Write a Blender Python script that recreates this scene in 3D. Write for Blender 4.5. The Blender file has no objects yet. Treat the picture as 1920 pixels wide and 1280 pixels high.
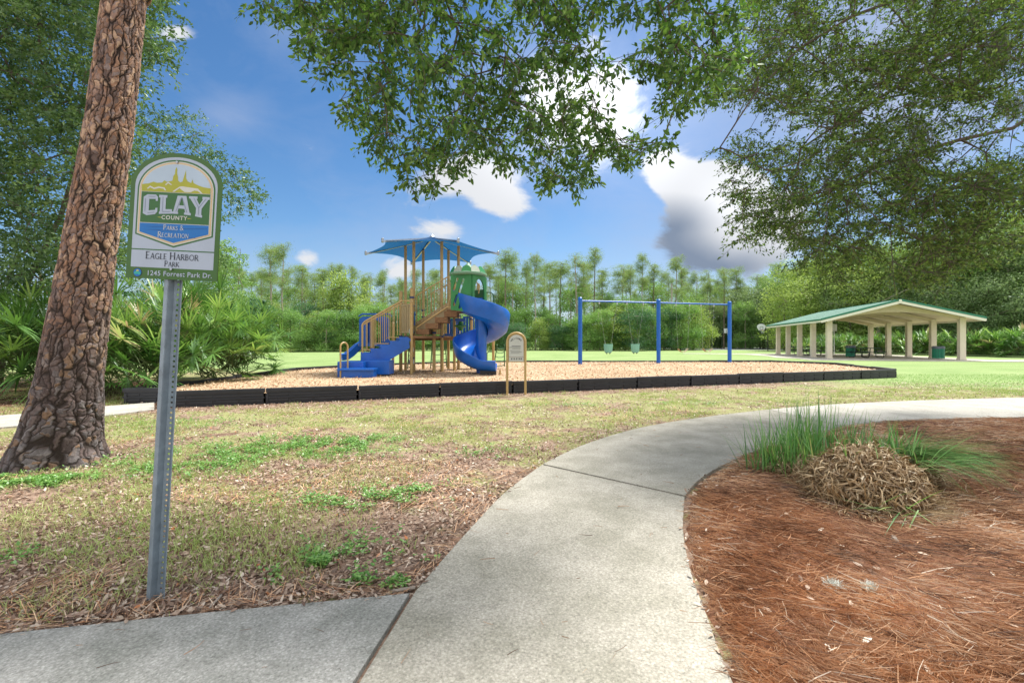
import bpy, bmesh, math, random
import numpy as np
from mathutils import Vector, Matrix

# ------------------------------------------------------------------ camera, world, sun, exposure
scene = bpy.context.scene
COL = scene.collection
F = 853.33; EYE = 1.30
cd = bpy.data.cameras.new('camera'); cd.sensor_width = 36; cd.lens = 16.0
cd.clip_start = .05; cd.clip_end = 2500
cam = bpy.data.objects.new('camera', cd); COL.objects.link(cam)
cam.location = (0, 0, EYE); cam.rotation_euler = (math.pi/2, 0, 0)
scene.camera = cam
scene.view_settings.view_transform = 'Standard'; scene.view_settings.look = 'None'
scene.view_settings.gamma = 1; scene.view_settings.exposure = 0.98
scene.cycles.max_bounces = 5; scene.cycles.diffuse_bounces = 3; scene.cycles.transparent_max_bounces = 4
scene.cycles.glossy_bounces = 2; scene.cycles.transmission_bounces = 3
try: scene.cycles.use_denoising = True
except Exception: pass

SUN_EL, SUN_AZ = 60.0, 48.0          # azimuth clockwise from the view direction (+Y)
sl = bpy.data.lights.new('sun', 'SUN'); sl.energy = 3.9; sl.angle = math.radians(14); sl.color = (1, .965, .90)
sun = bpy.data.objects.new('sun', sl); COL.objects.link(sun)
_az, _el = math.radians(SUN_AZ), math.radians(SUN_EL)
_sd = Vector((math.sin(_az)*math.cos(_el), math.cos(_az)*math.cos(_el), math.sin(_el)))
sun.rotation_euler = (-_sd).to_track_quat('-Z', 'Y').to_euler(); sun.location = (0, 0, 40)

def world():
    w = bpy.data.worlds.new('World'); scene.world = w; w.use_nodes = True
    nt = w.node_tree; N = nt.nodes; L = nt.links; N.clear()
    out = N.new('ShaderNodeOutputWorld'); bg = N.new('ShaderNodeBackground'); bg.inputs[1].default_value = .13
    L.new(bg.outputs[0], out.inputs[0])
    sky = N.new('ShaderNodeTexSky'); sky.sky_type = 'NISHITA'; sky.sun_disc = False
    sky.sun_elevation = _el; sky.sun_rotation = _az; sky.air_density = 1.0; sky.dust_density = .3; sky.ozone_density = 3.0
    hs = N.new('ShaderNodeHueSaturation'); hs.inputs['Saturation'].default_value = 1.22; hs.inputs['Value'].default_value = .56
    L.new(sky.outputs[0], hs.inputs['Color'])
    tc = N.new('ShaderNodeTexCoord')
    sp = N.new('ShaderNodeSeparateXYZ'); L.new(tc.outputs['Generated'], sp.inputs[0])
    def M(op, a, b=None, c=None):
        n = N.new('ShaderNodeMath'); n.operation = op
        for i, v in enumerate((a, b, c)):
            if v is None: continue
            if isinstance(v, (int, float)): n.inputs[i].default_value = v
            else: L.new(v, n.inputs[i])
        return n.outputs[0]
    y = M('MAXIMUM', sp.outputs[1], .08)
    u = M('DIVIDE', sp.outputs[0], y); v = M('DIVIDE', sp.outputs[2], y)
    # the clouds of the day: (azimuth slope, height slope, half width, half height, weight)
    nz = N.new('ShaderNodeTexNoise'); nz.inputs['Scale'].default_value = 7; nz.inputs['Detail'].default_value = 9; nz.inputs['Roughness'].default_value = .62
    nz.inputs['Distortion'].default_value = .35
    mp = N.new('ShaderNodeMapping'); mp.inputs['Scale'].default_value = (1, 1, 1.7); L.new(tc.outputs['Generated'], mp.inputs[0]); L.new(mp.outputs[0], nz.inputs['Vector'])
    noise = M('SUBTRACT', nz.outputs[0], .5)
    hard = N.new('ShaderNodeCombineXYZ'); L.new(u, hard.inputs[0]); L.new(v, hard.inputs[1])
    def blob(px, py, rx, ry, a):
        s = N.new('ShaderNodeVectorMath'); s.operation = 'SUBTRACT'; L.new(hard.outputs[0], s.inputs[0]); s.inputs[1].default_value = ((px-960)/F, (640-py)/F, 0)
        m = N.new('ShaderNodeVectorMath'); m.operation = 'MULTIPLY'; L.new(s.outputs[0], m.inputs[0]); m.inputs[1].default_value = (F/rx, F/ry, 0)
        l = N.new('ShaderNodeVectorMath'); l.operation = 'LENGTH'; L.new(m.outputs[0], l.inputs[0])
        r = N.new('ShaderNodeMapRange'); r.interpolation_type = 'SMOOTHSTEP'; L.new(l.outputs['Value'], r.inputs[0])
        r.inputs[1].default_value = 0; r.inputs[2].default_value = 1; r.inputs[3].default_value = a; r.inputs[4].default_value = 0
        return r.outputs[0]
    def total(bl):
        t = None
        for b in bl:
            o = blob(*b); t = o if t is None else M('ADD', t, o)
        return t
    puff = total([(890, 335, 130, 80, 1.1), (950, 385, 85, 50, .95), (835, 430, 80, 45, .9), (780, 385, 90, 120, .55), (1252, 328, 70, 66, 1.5), (1340, 350, 130, 80, 1.5), (1390, 420, 210, 150, 1.6),
                  (1300, 440, 120, 110, .75), (1090, 190, 260, 190, 1.0), (335, 62, 80, 34, .72), (575, 482, 55, 34, .8), (745, 505, 60, 48, .9),
                  (650, 180, 70, 110, .55), (1050, 470, 80, 50, .3), (830, 490, 130, 60, .45)])
    veil = total([(1650, 150, 520, 420, 1.5), (1090, 200, 420, 300, .75), (430, 210, 120, 80, .5), (780, 420, 220, 100, .4), (1290, 430, 230, 150, .6), (560, 60, 150, 60, .3), (620, 90, 260, 120, .25)])
    low = M('SUBTRACT', 1.15, M('MULTIPLY', v, 4.2)); low = M('MAXIMUM', low, 0.0)      # pale layer near the horizon
    rd = N.new('ShaderNodeMapRange'); rd.interpolation_type = 'SMOOTHSTEP'
    L.new(M('ADD', puff, M('MULTIPLY', noise, 1.9)), rd.inputs[0]); rd.inputs[1].default_value = .36; rd.inputs[2].default_value = .84
    vd = M('MULTIPLY', M('ADD', M('MULTIPLY', noise, .9), M('ADD', veil, M('MULTIPLY', low, .95))), .62)
    vd = M('MINIMUM', M('MAXIMUM', vd, 0.0), .85)
    # tone of the puffs: pale tops, blue-grey left flank and base
    n2 = N.new('ShaderNodeTexNoise'); n2.inputs['Scale'].default_value = 4; n2.inputs['Detail'].default_value = 6; L.new(tc.outputs['Generated'], n2.inputs['Vector'])
    dark = total([(1265, 430, 130, 95, 1.0), (1350, 505, 250, 75, 1.0), (430, 210, 110, 70, .9), (760, 400, 70, 120, .4)])
    tone = M('SUBTRACT', M('ADD', .95, M('MULTIPLY', M('SUBTRACT', n2.outputs[0], .5), .9)), dark)
    tr = N.new('ShaderNodeValToRGB'); L.new(tone, tr.inputs[0])
    e = tr.color_ramp.elements; e[0].position = .05; e[0].color = (.26, .325, .44, 1); e[1].position = .9; e[1].color = (.86, .88, .92, 1)
    bright = M('ADD', .95, total([(1110, 190, 330, 260, .8), (1380, 370, 120, 90, .25)]))
    sc = N.new('ShaderNodeVectorMath'); sc.operation = 'SCALE'; L.new(tr.outputs[0], sc.inputs[0]); L.new(M('MULTIPLY', bright, 3.9), sc.inputs['Scale'])
    vc = N.new('ShaderNodeVectorMath'); vc.operation = 'SCALE'; vc.inputs[0].default_value = (.47, .54, .72); L.new(M('MULTIPLY', bright, 4.3), vc.inputs['Scale'])
    m1 = N.new('ShaderNodeMixRGB'); L.new(vd, m1.inputs[0]); L.new(hs.outputs[0], m1.inputs[1]); L.new(vc.outputs[0], m1.inputs[2])
    m2 = N.new('ShaderNodeMixRGB'); L.new(rd.outputs[0], m2.inputs[0]); L.new(m1.outputs[0], m2.inputs[1]); L.new(sc.outputs[0], m2.inputs[2])
    # unseen broken cloud beside and behind the camera, added as fill light
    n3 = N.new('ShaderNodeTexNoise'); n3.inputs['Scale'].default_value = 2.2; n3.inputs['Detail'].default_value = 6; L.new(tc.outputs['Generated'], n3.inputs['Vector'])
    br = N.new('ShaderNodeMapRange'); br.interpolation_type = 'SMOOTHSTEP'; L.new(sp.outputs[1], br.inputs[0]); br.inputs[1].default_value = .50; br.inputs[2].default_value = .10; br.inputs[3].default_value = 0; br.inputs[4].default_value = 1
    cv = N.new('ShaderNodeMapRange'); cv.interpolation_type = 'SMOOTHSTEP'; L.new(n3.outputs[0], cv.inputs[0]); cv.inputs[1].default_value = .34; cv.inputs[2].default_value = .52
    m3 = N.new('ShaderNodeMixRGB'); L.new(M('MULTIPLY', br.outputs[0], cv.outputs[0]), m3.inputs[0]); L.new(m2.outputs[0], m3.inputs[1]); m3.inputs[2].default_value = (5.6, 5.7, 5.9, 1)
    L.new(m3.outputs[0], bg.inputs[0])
world()

# ------------------------------------------------------------------ helpers
random.seed(5); RNG = np.random.default_rng(7)
R = math.radians
ORG = {}                                   # world origin of every thing, so that parts can be written in world coordinates

def at(px, py, D):                         # the world point seen at a pixel of the 1920 px photograph at depth D
    return Vector(((px-960)/F*D, D, EYE + (640-py)/F*D))
def gnd(px, py, z=0.):
    D = F*(EYE-z)/(py-640); return ((px-960)/F*D, D)

def tag(o, label=None, cat=None, group=None, kind=None):
    if label: o['label'] = label
    if cat: o['category'] = cat
    if group: o['group'] = group
    if kind: o['kind'] = kind
    return o
def thing(name, loc, label, cat, group=None):
    o = bpy.data.objects.new(name, None); COL.objects.link(o); o.location = loc; o.empty_display_size = .2
    ORG[o.name] = Vector(loc); return tag(o, label, cat, group)
def link(name, me, parent=None, org=None):
    o = bpy.data.objects.new(name, me); COL.objects.link(o)
    if parent is not None:
        o.parent = parent; ORG[o.name] = ORG.get(parent.name, Vector((0, 0, 0)))
    else:
        ORG[o.name] = Vector(org) if org is not None else Vector((0, 0, 0)); o.location = ORG[o.name]
    return o
def copy_tree(o, parent=None, loc=None, rot=None, scale=None, label=None, group=None):
    c = o.copy(); COL.objects.link(c); c.parent = parent
    if loc is not None: c.location = loc
    if rot is not None: c.rotation_euler = rot
    if scale is not None: c.scale = scale
    if label: c['label'] = label
    if group: c['group'] = group
    for ch in o.children: copy_tree(ch, c)
    return c

# ---- materials
def _new(name):
    m = bpy.data.materials.new(name); m.use_nodes = True; m.node_tree.nodes.clear(); return m, m.node_tree.nodes, m.node_tree.links
def _out(N, L, sh):
    o = N.new('ShaderNodeOutputMaterial'); L.new(sh, o.inputs[0])
def noise_node(N, L, scale, detail=4, rough=.5, coord='Object', stretch=None, dist=0):
    tc = N.new('ShaderNodeTexCoord'); n = N.new('ShaderNodeTexNoise'); n.inputs['Scale'].default_value = scale
    n.inputs['Detail'].default_value = detail; n.inputs['Roughness'].default_value = rough; n.inputs['Distortion'].default_value = dist
    if stretch:
        mp = N.new('ShaderNodeMapping'); mp.inputs['Scale'].default_value = stretch; L.new(tc.outputs[coord], mp.inputs[0]); L.new(mp.outputs[0], n.inputs['Vector'])
    else: L.new(tc.outputs[coord], n.inputs['Vector'])
    return n
def ramp_node(N, stops):
    r = N.new('ShaderNodeValToRGB'); e = r.color_ramp.elements
    while len(e) > 1: e.remove(e[-1])
    e[0].position = stops[0][0]; e[0].color = (*stops[0][1], 1)
    for p, c in stops[1:]:
        k = e.new(p); k.color = (*c, 1)
    return r
MATS = {}
def simple(name, col, rough=.55, var=.18, scale=9, bump=.08, bscale=60, metal=0, spec=.5, stretch=None):
    if name in MATS: return MATS[name]
    m, N, L = _new(name); b = N.new('ShaderNodeBsdfPrincipled')
    n = noise_node(N, L, scale, 5, .6, stretch=stretch)
    lo = tuple(c*(1-var) for c in col); hi = tuple(min(1, c*(1+var)) for c in col)
    r = ramp_node(N, [(.3, lo), (.7, hi)]); L.new(n.outputs[0], r.inputs[0]); L.new(r.outputs[0], b.inputs['Base Color'])
    b.inputs['Roughness'].default_value = rough; b.inputs['Metallic'].default_value = metal; b.inputs['Specular IOR Level'].default_value = spec
    if bump:
        n2 = noise_node(N, L, bscale, 3, .6); bp = N.new('ShaderNodeBump'); bp.inputs['Strength'].default_value = bump; bp.inputs['Distance'].default_value = .01
        L.new(n2.outputs[0], bp.inputs['Height']); L.new(bp.outputs[0], b.inputs['Normal'])
    _out(N, L, b.outputs[0]); MATS[name] = m; return m
def leafmat(name, stops, trans=.35, gloss=.06, rough=.45):
    if name in MATS: return MATS[name]
    m, N, L = _new(name)
    a = N.new('ShaderNodeAttribute'); a.attribute_name = 'rnd'
    r = ramp_node(N, stops); L.new(a.outputs['Fac'], r.inputs[0])
    d = N.new('ShaderNodeBsdfDiffuse'); L.new(r.outputs[0], d.inputs[0])
    sh = d.outputs[0]
    if trans > 0:
        t = N.new('ShaderNodeBsdfTranslucent'); hs = N.new('ShaderNodeHueSaturation'); hs.inputs['Saturation'].default_value = 1.1; hs.inputs['Value'].default_value = 1.25
        hs.inputs['Hue'].default_value = .49
        L.new(r.outputs[0], hs.inputs['Color']); L.new(hs.outputs[0], t.inputs[0])
        mx = N.new('ShaderNodeMixShader'); mx.inputs[0].default_value = trans; L.new(sh, mx.inputs[1]); L.new(t.outputs[0], mx.inputs[2]); sh = mx.outputs[0]
    if gloss > 0:
        g = N.new('ShaderNodeBsdfGlossy'); g.inputs['Roughness'].default_value = rough; g.inputs[0].default_value = (.9, .95, .9, 1)
        mx = N.new('ShaderNodeMixShader'); mx.inputs[0].default_value = gloss; L.new(sh, mx.inputs[1]); L.new(g.outputs[0], mx.inputs[2]); sh = mx.outputs[0]
    _out(N, L, sh); MATS[name] = m; return m

# ---- numpy meshes
def np_mesh(name, V, k, rnd=None, mats=(), smooth=False):
    """V: (nf*k, 3); every face owns its k verts"""
    V = np.ascontiguousarray(V, dtype=np.float32).reshape(-1, 3); nv = len(V); nf = nv//k
    me = bpy.data.meshes.new(name); me.vertices.add(nv); me.vertices.foreach_set('co', V.ravel())
    me.loops.add(nv); me.loops.foreach_set('vertex_index', np.arange(nv, dtype=np.int32))
    me.polygons.add(nf); me.polygons.foreach_set('loop_start', np.arange(0, nv, k, dtype=np.int32))
    try: me.polygons.foreach_set('loop_total', np.full(nf, k, dtype=np.int32))
    except Exception: pass
    if smooth: me.polygons.foreach_set('use_smooth', np.ones(nf, dtype=bool))
    for m in mats: me.materials.append(m)
    if rnd is not None:
        a = me.attributes.new('rnd', 'FLOAT', 'FACE'); a.data.foreach_set('value', np.asarray(rnd, dtype=np.float32))
    me.update(calc_edges=True); return me
def idx_mesh(name, V, Fc, rnd=None, mats=(), smooth=True, extra=None):
    V = np.ascontiguousarray(V, dtype=np.float32).reshape(-1, 3); Fc = np.ascontiguousarray(Fc, dtype=np.int32); nf, k = Fc.shape
    me = bpy.data.meshes.new(name); me.vertices.add(len(V)); me.vertices.foreach_set('co', V.ravel())
    me.loops.add(nf*k); me.loops.foreach_set('vertex_index', Fc.ravel())
    me.polygons.add(nf); me.polygons.foreach_set('loop_start', np.arange(0, nf*k, k, dtype=np.int32))
    try: me.polygons.foreach_set('loop_total', np.full(nf, k, dtype=np.int32))
    except Exception: pass
    if smooth: me.polygons.foreach_set('use_smooth', np.ones(nf, dtype=bool))
    for m in mats: me.materials.append(m)
    if rnd is not None:
        a = me.attributes.new('rnd', 'FLOAT', 'FACE'); a.data.foreach_set('value', np.asarray(rnd, dtype=np.float32))
    if extra:
        for nme, arr in extra.items():
            a = me.attributes.new(nme, 'FLOAT', 'POINT'); a.data.foreach_set('value', np.asarray(arr, dtype=np.float32))
    me.update(calc_edges=True); return me
def nrm(a): return a/np.maximum(np.linalg.norm(a, axis=-1, keepdims=True), 1e-9)
def rdir(n, rng=None):
    r = (rng or RNG).normal(size=(n, 3)); return nrm(r)
LEAF6 = [(0, 0), (.32, .5), (.72, .38), (1, 0), (.72, -.38), (.32, -.5)]
DIAM = [(0, 0), (.5, .5), (1, 0), (.5, -.5)]
def leaves(P, A, Nn, Ln, Wd, shape=DIAM, bend=.15):
    """flat leaf faces: base P, axis A, approximate normal Nn"""
    P = np.asarray(P, float); A = nrm(np.asarray(A, float)); S = nrm(np.cross(A, Nn)); Nr = np.cross(S, A)
    Ln = np.broadcast_to(np.asarray(Ln, float).reshape(-1, 1), (len(P), 1)); Wd = np.broadcast_to(np.asarray(Wd, float).reshape(-1, 1), (len(P), 1))
    vs = [P + A*Ln*t + S*Wd*w - Nr*Ln*bend*(t*t) for t, w in shape]
    return np.stack(vs, 1).reshape(-1, 3)
def ribbons(P, T, B, Ln, Wd, bend, n=3, w0=.8, w1=0., wm=1., offs=None):
    """bent strips: start P, first direction T, bending towards B by angle bend"""
    P = np.asarray(P, float); T = nrm(np.asarray(T, float)); B = np.broadcast_to(np.asarray(B, float), T.shape)
    Bp = nrm(B - T*np.sum(B*T, 1, keepdims=True) + 1e-6); S = nrm(np.cross(T, Bp))
    c = lambda x: np.broadcast_to(np.asarray(x, float).reshape(-1, 1), (len(P), 1))
    Ln, Wd, bend = c(Ln), c(Wd), c(bend); pos = P.copy(); rows = []
    for i in range(n+1):
        t = i/n; w = w0+(wm-w0)*min(1, t*2) if t < .5 else wm+(w1-wm)*(t-.5)*2
        rows.append((pos - S*Wd*w*.5, pos + S*Wd*w*.5))
        a = bend*(i+.5)/n; pos = pos + (T*np.cos(a) + Bp*np.sin(a))*Ln/n
    q = [np.stack([rows[i][0], rows[i][1], rows[i+1][1], rows[i+1][0]], 1) for i in range(n)]
    return np.stack(q, 1).reshape(-1, 3)                      # len(P)*n quads
def seg_tubes(P0, P1, R0, R1, n=5):
    P0 = np.asarray(P0, float); P1 = np.asarray(P1, float); ax = nrm(P1-P0)
    ref = np.where(np.abs(ax[:, 2:3]) > .9, np.array([[1., 0, 0]]), np.array([[0, 0, 1.]]))
    U = nrm(np.cross(ax, ref)); W = np.cross(ax, U); R0 = np.asarray(R0).reshape(-1, 1); R1 = np.asarray(R1).reshape(-1, 1)
    q = []
    for i in range(n):
        a, b = 2*math.pi*i/n, 2*math.pi*(i+1)/n
        da = U*math.cos(a)+W*math.sin(a); db = U*math.cos(b)+W*math.sin(b)
        q.append(np.stack([P0+da*R0, P0+db*R0, P1+db*R1, P1+da*R1], 1))
    return np.stack(q, 1).reshape(-1, 3)

# ---- hand modelling
class MB:
    def __init__(s): s.v = []; s.f = []; s.m = []; s.mi = 0
    def add(s, vs, fs):
        b = len(s.v); s.v += [tuple(p) for p in vs]; s.f += [tuple(b+i for i in f) for f in fs]; s.m += [s.mi]*len(fs); return s
    def box(s, c, d, rot=None):
        c = Vector(c); h = Vector(d)*.5; vs = []
        for z in (-1, 1):
            for x, y in ((-1, -1), (1, -1), (1, 1), (-1, 1)):
                p = Vector((x*h.x, y*h.y, z*h.z)); vs.append(c + (rot @ p if rot is not None else p))
        return s.add(vs, [(3, 2, 1, 0), (4, 5, 6, 7), (0, 1, 5, 4), (1, 2, 6, 5), (2, 3, 7, 6), (3, 0, 4, 7)])
    def bar(s, p, q, w, h, up=(0, 0, 1)):
        p, q = Vector(p), Vector(q); a = (q-p); l = a.length; a.normalize(); u = Vector(up); x = a.cross(u)
        if x.length < 1e-4: x = a.cross(Vector((1, 0, 0)))
        x.normalize(); z = x.cross(a)
        m = Matrix((x, a, z)).transposed(); return s.box((p+q)/2, (w, l, h), m)
    def tube(s, pts, r, n=8, cap=True):
        pts = [Vector(p) for p in pts]; rs = r if isinstance(r, (list, tuple)) else [r]*len(pts); vs = []; fs = []; u = None
        for i, p in enumerate(pts):
            t = (pts[min(i+1, len(pts)-1)] - pts[max(i-1, 0)]).normalized()
            if u is None:
                u = t.cross(Vector((0, 0, 1)))
                if u.length < 1e-3: u = t.cross(Vector((0, 1, 0)))
            else: u = u - t*u.dot(t)
            u.normalize(); w = t.cross(u)
            for k in range(n):
                a = 2*math.pi*k/n; vs.append(p + (u*math.cos(a)+w*math.sin(a))*rs[i])
        for i in range(len(pts)-1):
            for k in range(n): fs.append((i*n+k, i*n+(k+1) % n, (i+1)*n+(k+1) % n, (i+1)*n+k))
        if cap: fs.append(tuple(range(n))[::-1]); fs.append(tuple((len(pts)-1)*n+k for k in range(n)))
        return s.add(vs, fs)
    def lathe(s, c, prof, n=16):
        c = Vector(c); vs = []; fs = []
        for r, z in prof:
            for k in range(n):
                a = 2*math.pi*k/n; vs.append(c + Vector((r*math.cos(a), r*math.sin(a), z)))
        for i in range(len(prof)-1):
            for k in range(n): fs.append((i*n+k, i*n+(k+1) % n, (i+1)*n+(k+1) % n, (i+1)*n+k))
        fs.append(tuple(range(n))[::-1]); fs.append(tuple((len(prof)-1)*n+k for k in range(n)))
        return s.add(vs, fs)
    def prism(s, poly, z0, z1):
        n = len(poly); vs = [(x, y, z0) for x, y in poly]+[(x, y, z1) for x, y in poly]
        fs = [tuple(range(n))[::-1], tuple(range(n, 2*n))]+[(i, (i+1) % n, n+(i+1) % n, n+i) for i in range(n)]
        return s.add(vs, fs)
    def build(s, name, mats, parent=None, smooth=False, bevel=0, org=None, label=None):
        if not isinstance(mats, (list, tuple)): mats = [mats]
        me = bpy.data.meshes.new(name)
        off = ORG.get(parent.name, Vector((0, 0, 0))) if parent is not None else (Vector(org) if org is not None else Vector((0, 0, 0)))
        me.from_pydata([(v[0]-off.x, v[1]-off.y, v[2]-off.z) for v in s.v], [], s.f)
        for m in mats: me.materials.append(m)
        me.polygons.foreach_set('material_index', s.m)
        bm = bmesh.new(); bm.from_mesh(me); bmesh.ops.recalc_face_normals(bm, faces=bm.faces)
        if bevel:
            ed = [e for e in bm.edges if len(e.link_faces) == 2 and e.calc_face_angle(0) > .6]
            bmesh.ops.bevel(bm, geom=ed, offset=bevel, segments=2, affect='EDGES', profile=.7)
        bm.to_mesh(me); bm.free()
        if smooth:
            me.polygons.foreach_set('use_smooth', [True]*len(me.polygons))
            try: me.set_sharp_from_angle(angle=R(40))
            except Exception: pass
        me.update(); o = link(name, me, parent, org)
        if label: o['label'] = label
        return o
def np_obj(name, V, k, rnd, mat, parent=None, smooth=False):
    off = np.array(ORG.get(parent.name, Vector((0, 0, 0)))) if parent is not None else np.zeros(3)
    return link(name, np_mesh(name, np.asarray(V)-off, k, rnd, [mat], smooth), parent)
def plate(outline, holes, thick, mw, name, mat, parent):
    """flat plate with holes; outline in plate (x, y), mw places it (plate normal = local z)"""
    cu = bpy.data.curves.new('plate', 'CURVE'); cu.dimensions = '2D'; cu.fill_mode = 'BOTH'; cu.extrude = thick/2
    for pl in [outline]+list(holes):
        sp = cu.splines.new('POLY'); sp.points.add(len(pl)-1)
        for p, (x, y) in zip(sp.points, pl): p.co = (x, y, 0, 1)
        sp.use_cyclic_u = True
    tmp = bpy.data.objects.new('plate', cu); me = bpy.data.meshes.new_from_object(tmp)
    bpy.data.objects.remove(tmp); bpy.data.curves.remove(cu)
    off = ORG.get(parent.name, Vector((0, 0, 0))) if parent is not None else Vector((0, 0, 0))
    me.transform(Matrix.Translation(-off) @ mw); me.name = name; me.materials.clear(); me.materials.append(mat)
    return link(name, me, parent)
def text_mesh(body, size, mw, name, mat, parent, align='CENTER', bold=0, smallcaps=False, spacing=1.0, xs=1.0, extrude=0):
    cu = bpy.data.curves.new('text', 'FONT'); cu.body = body; cu.size = size; cu.align_x = align; cu.align_y = 'CENTER'
    cu.offset = bold; cu.space_character = spacing; cu.resolution_u = 3; cu.extrude = extrude
    tmp = bpy.data.objects.new('text', cu); me = bpy.data.meshes.new_from_object(tmp)
    bpy.data.objects.remove(tmp); bpy.data.curves.remove(cu)
    off = ORG.get(parent.name, Vector((0, 0, 0))) if parent is not None else Vector((0, 0, 0))
    me.transform(Matrix.Translation(-off) @ mw @ Matrix.Diagonal((xs, 1, 1, 1))); me.name = name; me.materials.clear(); me.materials.append(mat)
    return link(name, me, parent)
def frame(o, x, y):                         # matrix with local x, y axes and origin o
    x = Vector(x).normalized(); y = Vector(y); z = x.cross(y).normalized(); y = z.cross(x)
    m = Matrix((x, y, z)).transposed().to_4x4(); m.translation = Vector(o); return m
def in_poly(x, y, poly):
    x = np.asarray(x); y = np.asarray(y); ins = np.zeros(x.shape, bool); n = len(poly)
    for i in range(n):
        x0, y0 = poly[i]; x1, y1 = poly[(i+1) % n]
        c = ((y0 > y) != (y1 > y)) & (x < (x1-x0)*(y-y0)/((y1-y0) if y1 != y0 else 1e-9)+x0); ins ^= c
    return ins
def vnoise(x, y, s, seed=0):                # cheap smooth 2-D value noise in 0..1
    rng = np.random.default_rng(seed); T = rng.random((64, 64)); x = np.asarray(x)/s; y = np.asarray(y)/s
    xi = np.floor(x).astype(int); yi = np.floor(y).astype(int); fx = x-xi; fy = y-yi; fx = fx*fx*(3-2*fx); fy = fy*fy*(3-2*fy)
    g = lambda a, b: T[a % 64, b % 64]
    return (g(xi, yi)*(1-fx)+g(xi+1, yi)*fx)*(1-fy)+(g(xi, yi+1)*(1-fx)+g(xi+1, yi+1)*fx)*fy
# ------------------------------------------------------------------ the setting: ground, paths, beds
# outlines on the ground (metres), read from where the edges stand
PLAY = [(-8.05, 9.45), (-7.45, 9.62), (-6.85, 8.85), (13.75, 16.35), (15.0, 21.0), (13.5, 23.7), (-1.6, 23.5), (-6.1, 20.4), (-8.1, 17.0)]
def smooth_line(pts, n=6):
    out = []
    for i in range(len(pts)-1):
        p0 = pts[max(i-1, 0)]; p1 = pts[i]; p2 = pts[i+1]; p3 = pts[min(i+2, len(pts)-1)]
        for k in range(n):
            t = k/n
            out.append(tuple(.5*((2*b)+(-a+c)*t+(2*a-5*b+4*c-d)*t*t+(-a+3*b-3*c+d)*t**3) for a, b, c, d in zip(p0, p1, p2, p3)))
    out.append(pts[-1]); return out
L1 = [(-.93, -1.2), (-.579, 1.733), gnd(775, 1117)]
L1 += smooth_line([gnd(775, 1117), gnd(832, 1050), gnd(890, 985), gnd(948, 925), gnd(1015, 875)])[1:]
R1 = smooth_line([(.45, -1.2), (.78, 1.2), gnd(1375, 1280), gnd(1333, 1170), gnd(1300, 1080), gnd(1285, 1000), gnd(1287, 937)])
L2 = smooth_line([gnd(1015, 875), gnd(1100, 835), gnd(1200, 805), gnd(1310, 786), gnd(1440, 770)])
R2 = smooth_line([gnd(1287, 937), gnd(1318, 902), gnd(1370, 872), gnd(1440, 843), gnd(1579, 802)])
L3 = smooth_line([gnd(1440, 770), gnd(1600, 758), gnd(1920, 747), gnd(2600, 733)])
R3 = smooth_line([gnd(1579, 802), gnd(1700, 790), gnd(1920, 785), gnd(2600, 770)])
SLAB_MAIN = L1 + R1[::-1]
SLAB_BEND = L2 + R2[::-1]
SLAB_FAR = L3 + R3[::-1]
SLAB_SIDE = [(-6, 1.35), gnd(0, 1195), gnd(400, 1153), gnd(775, 1117), (-.579, 1.733), (-.93, -1.2), (-6, -1.2)]
SLAB_LEFT = smooth_line([gnd(-900, 838), gnd(0, 781), gnd(200, 763), gnd(291, 756)]) + smooth_line([gnd(291, 769), gnd(200, 781), gnd(0, 804), gnd(-900, 872)])
PAD = None
def shrink(poly, d):
    n = len(poly); out = []
    area = sum(poly[i][0]*poly[(i+1) % n][1]-poly[(i+1) % n][0]*poly[i][1] for i in range(n)); sg = 1 if area > 0 else -1
    for i in range(n):
        a, b, c = Vector(poly[i-1]), Vector(poly[i]), Vector(poly[(i+1) % n])
        e0 = (b-a); e1 = (c-b)
        if e0.length < 1e-6 or e1.length < 1e-6: out.append(tuple(b)); continue
        e0.normalize(); e1.normalize(); n0 = Vector((-e0.y, e0.x))*sg; n1 = Vector((-e1.y, e1.x))*sg; m = n0+n1
        if m.length < 1e-3: m = n0.copy()
        m.normalize(); k = d/max(.5, m.dot(n0)); out.append((b.x+m.x*k, b.y+m.y*k))
    return out

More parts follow.
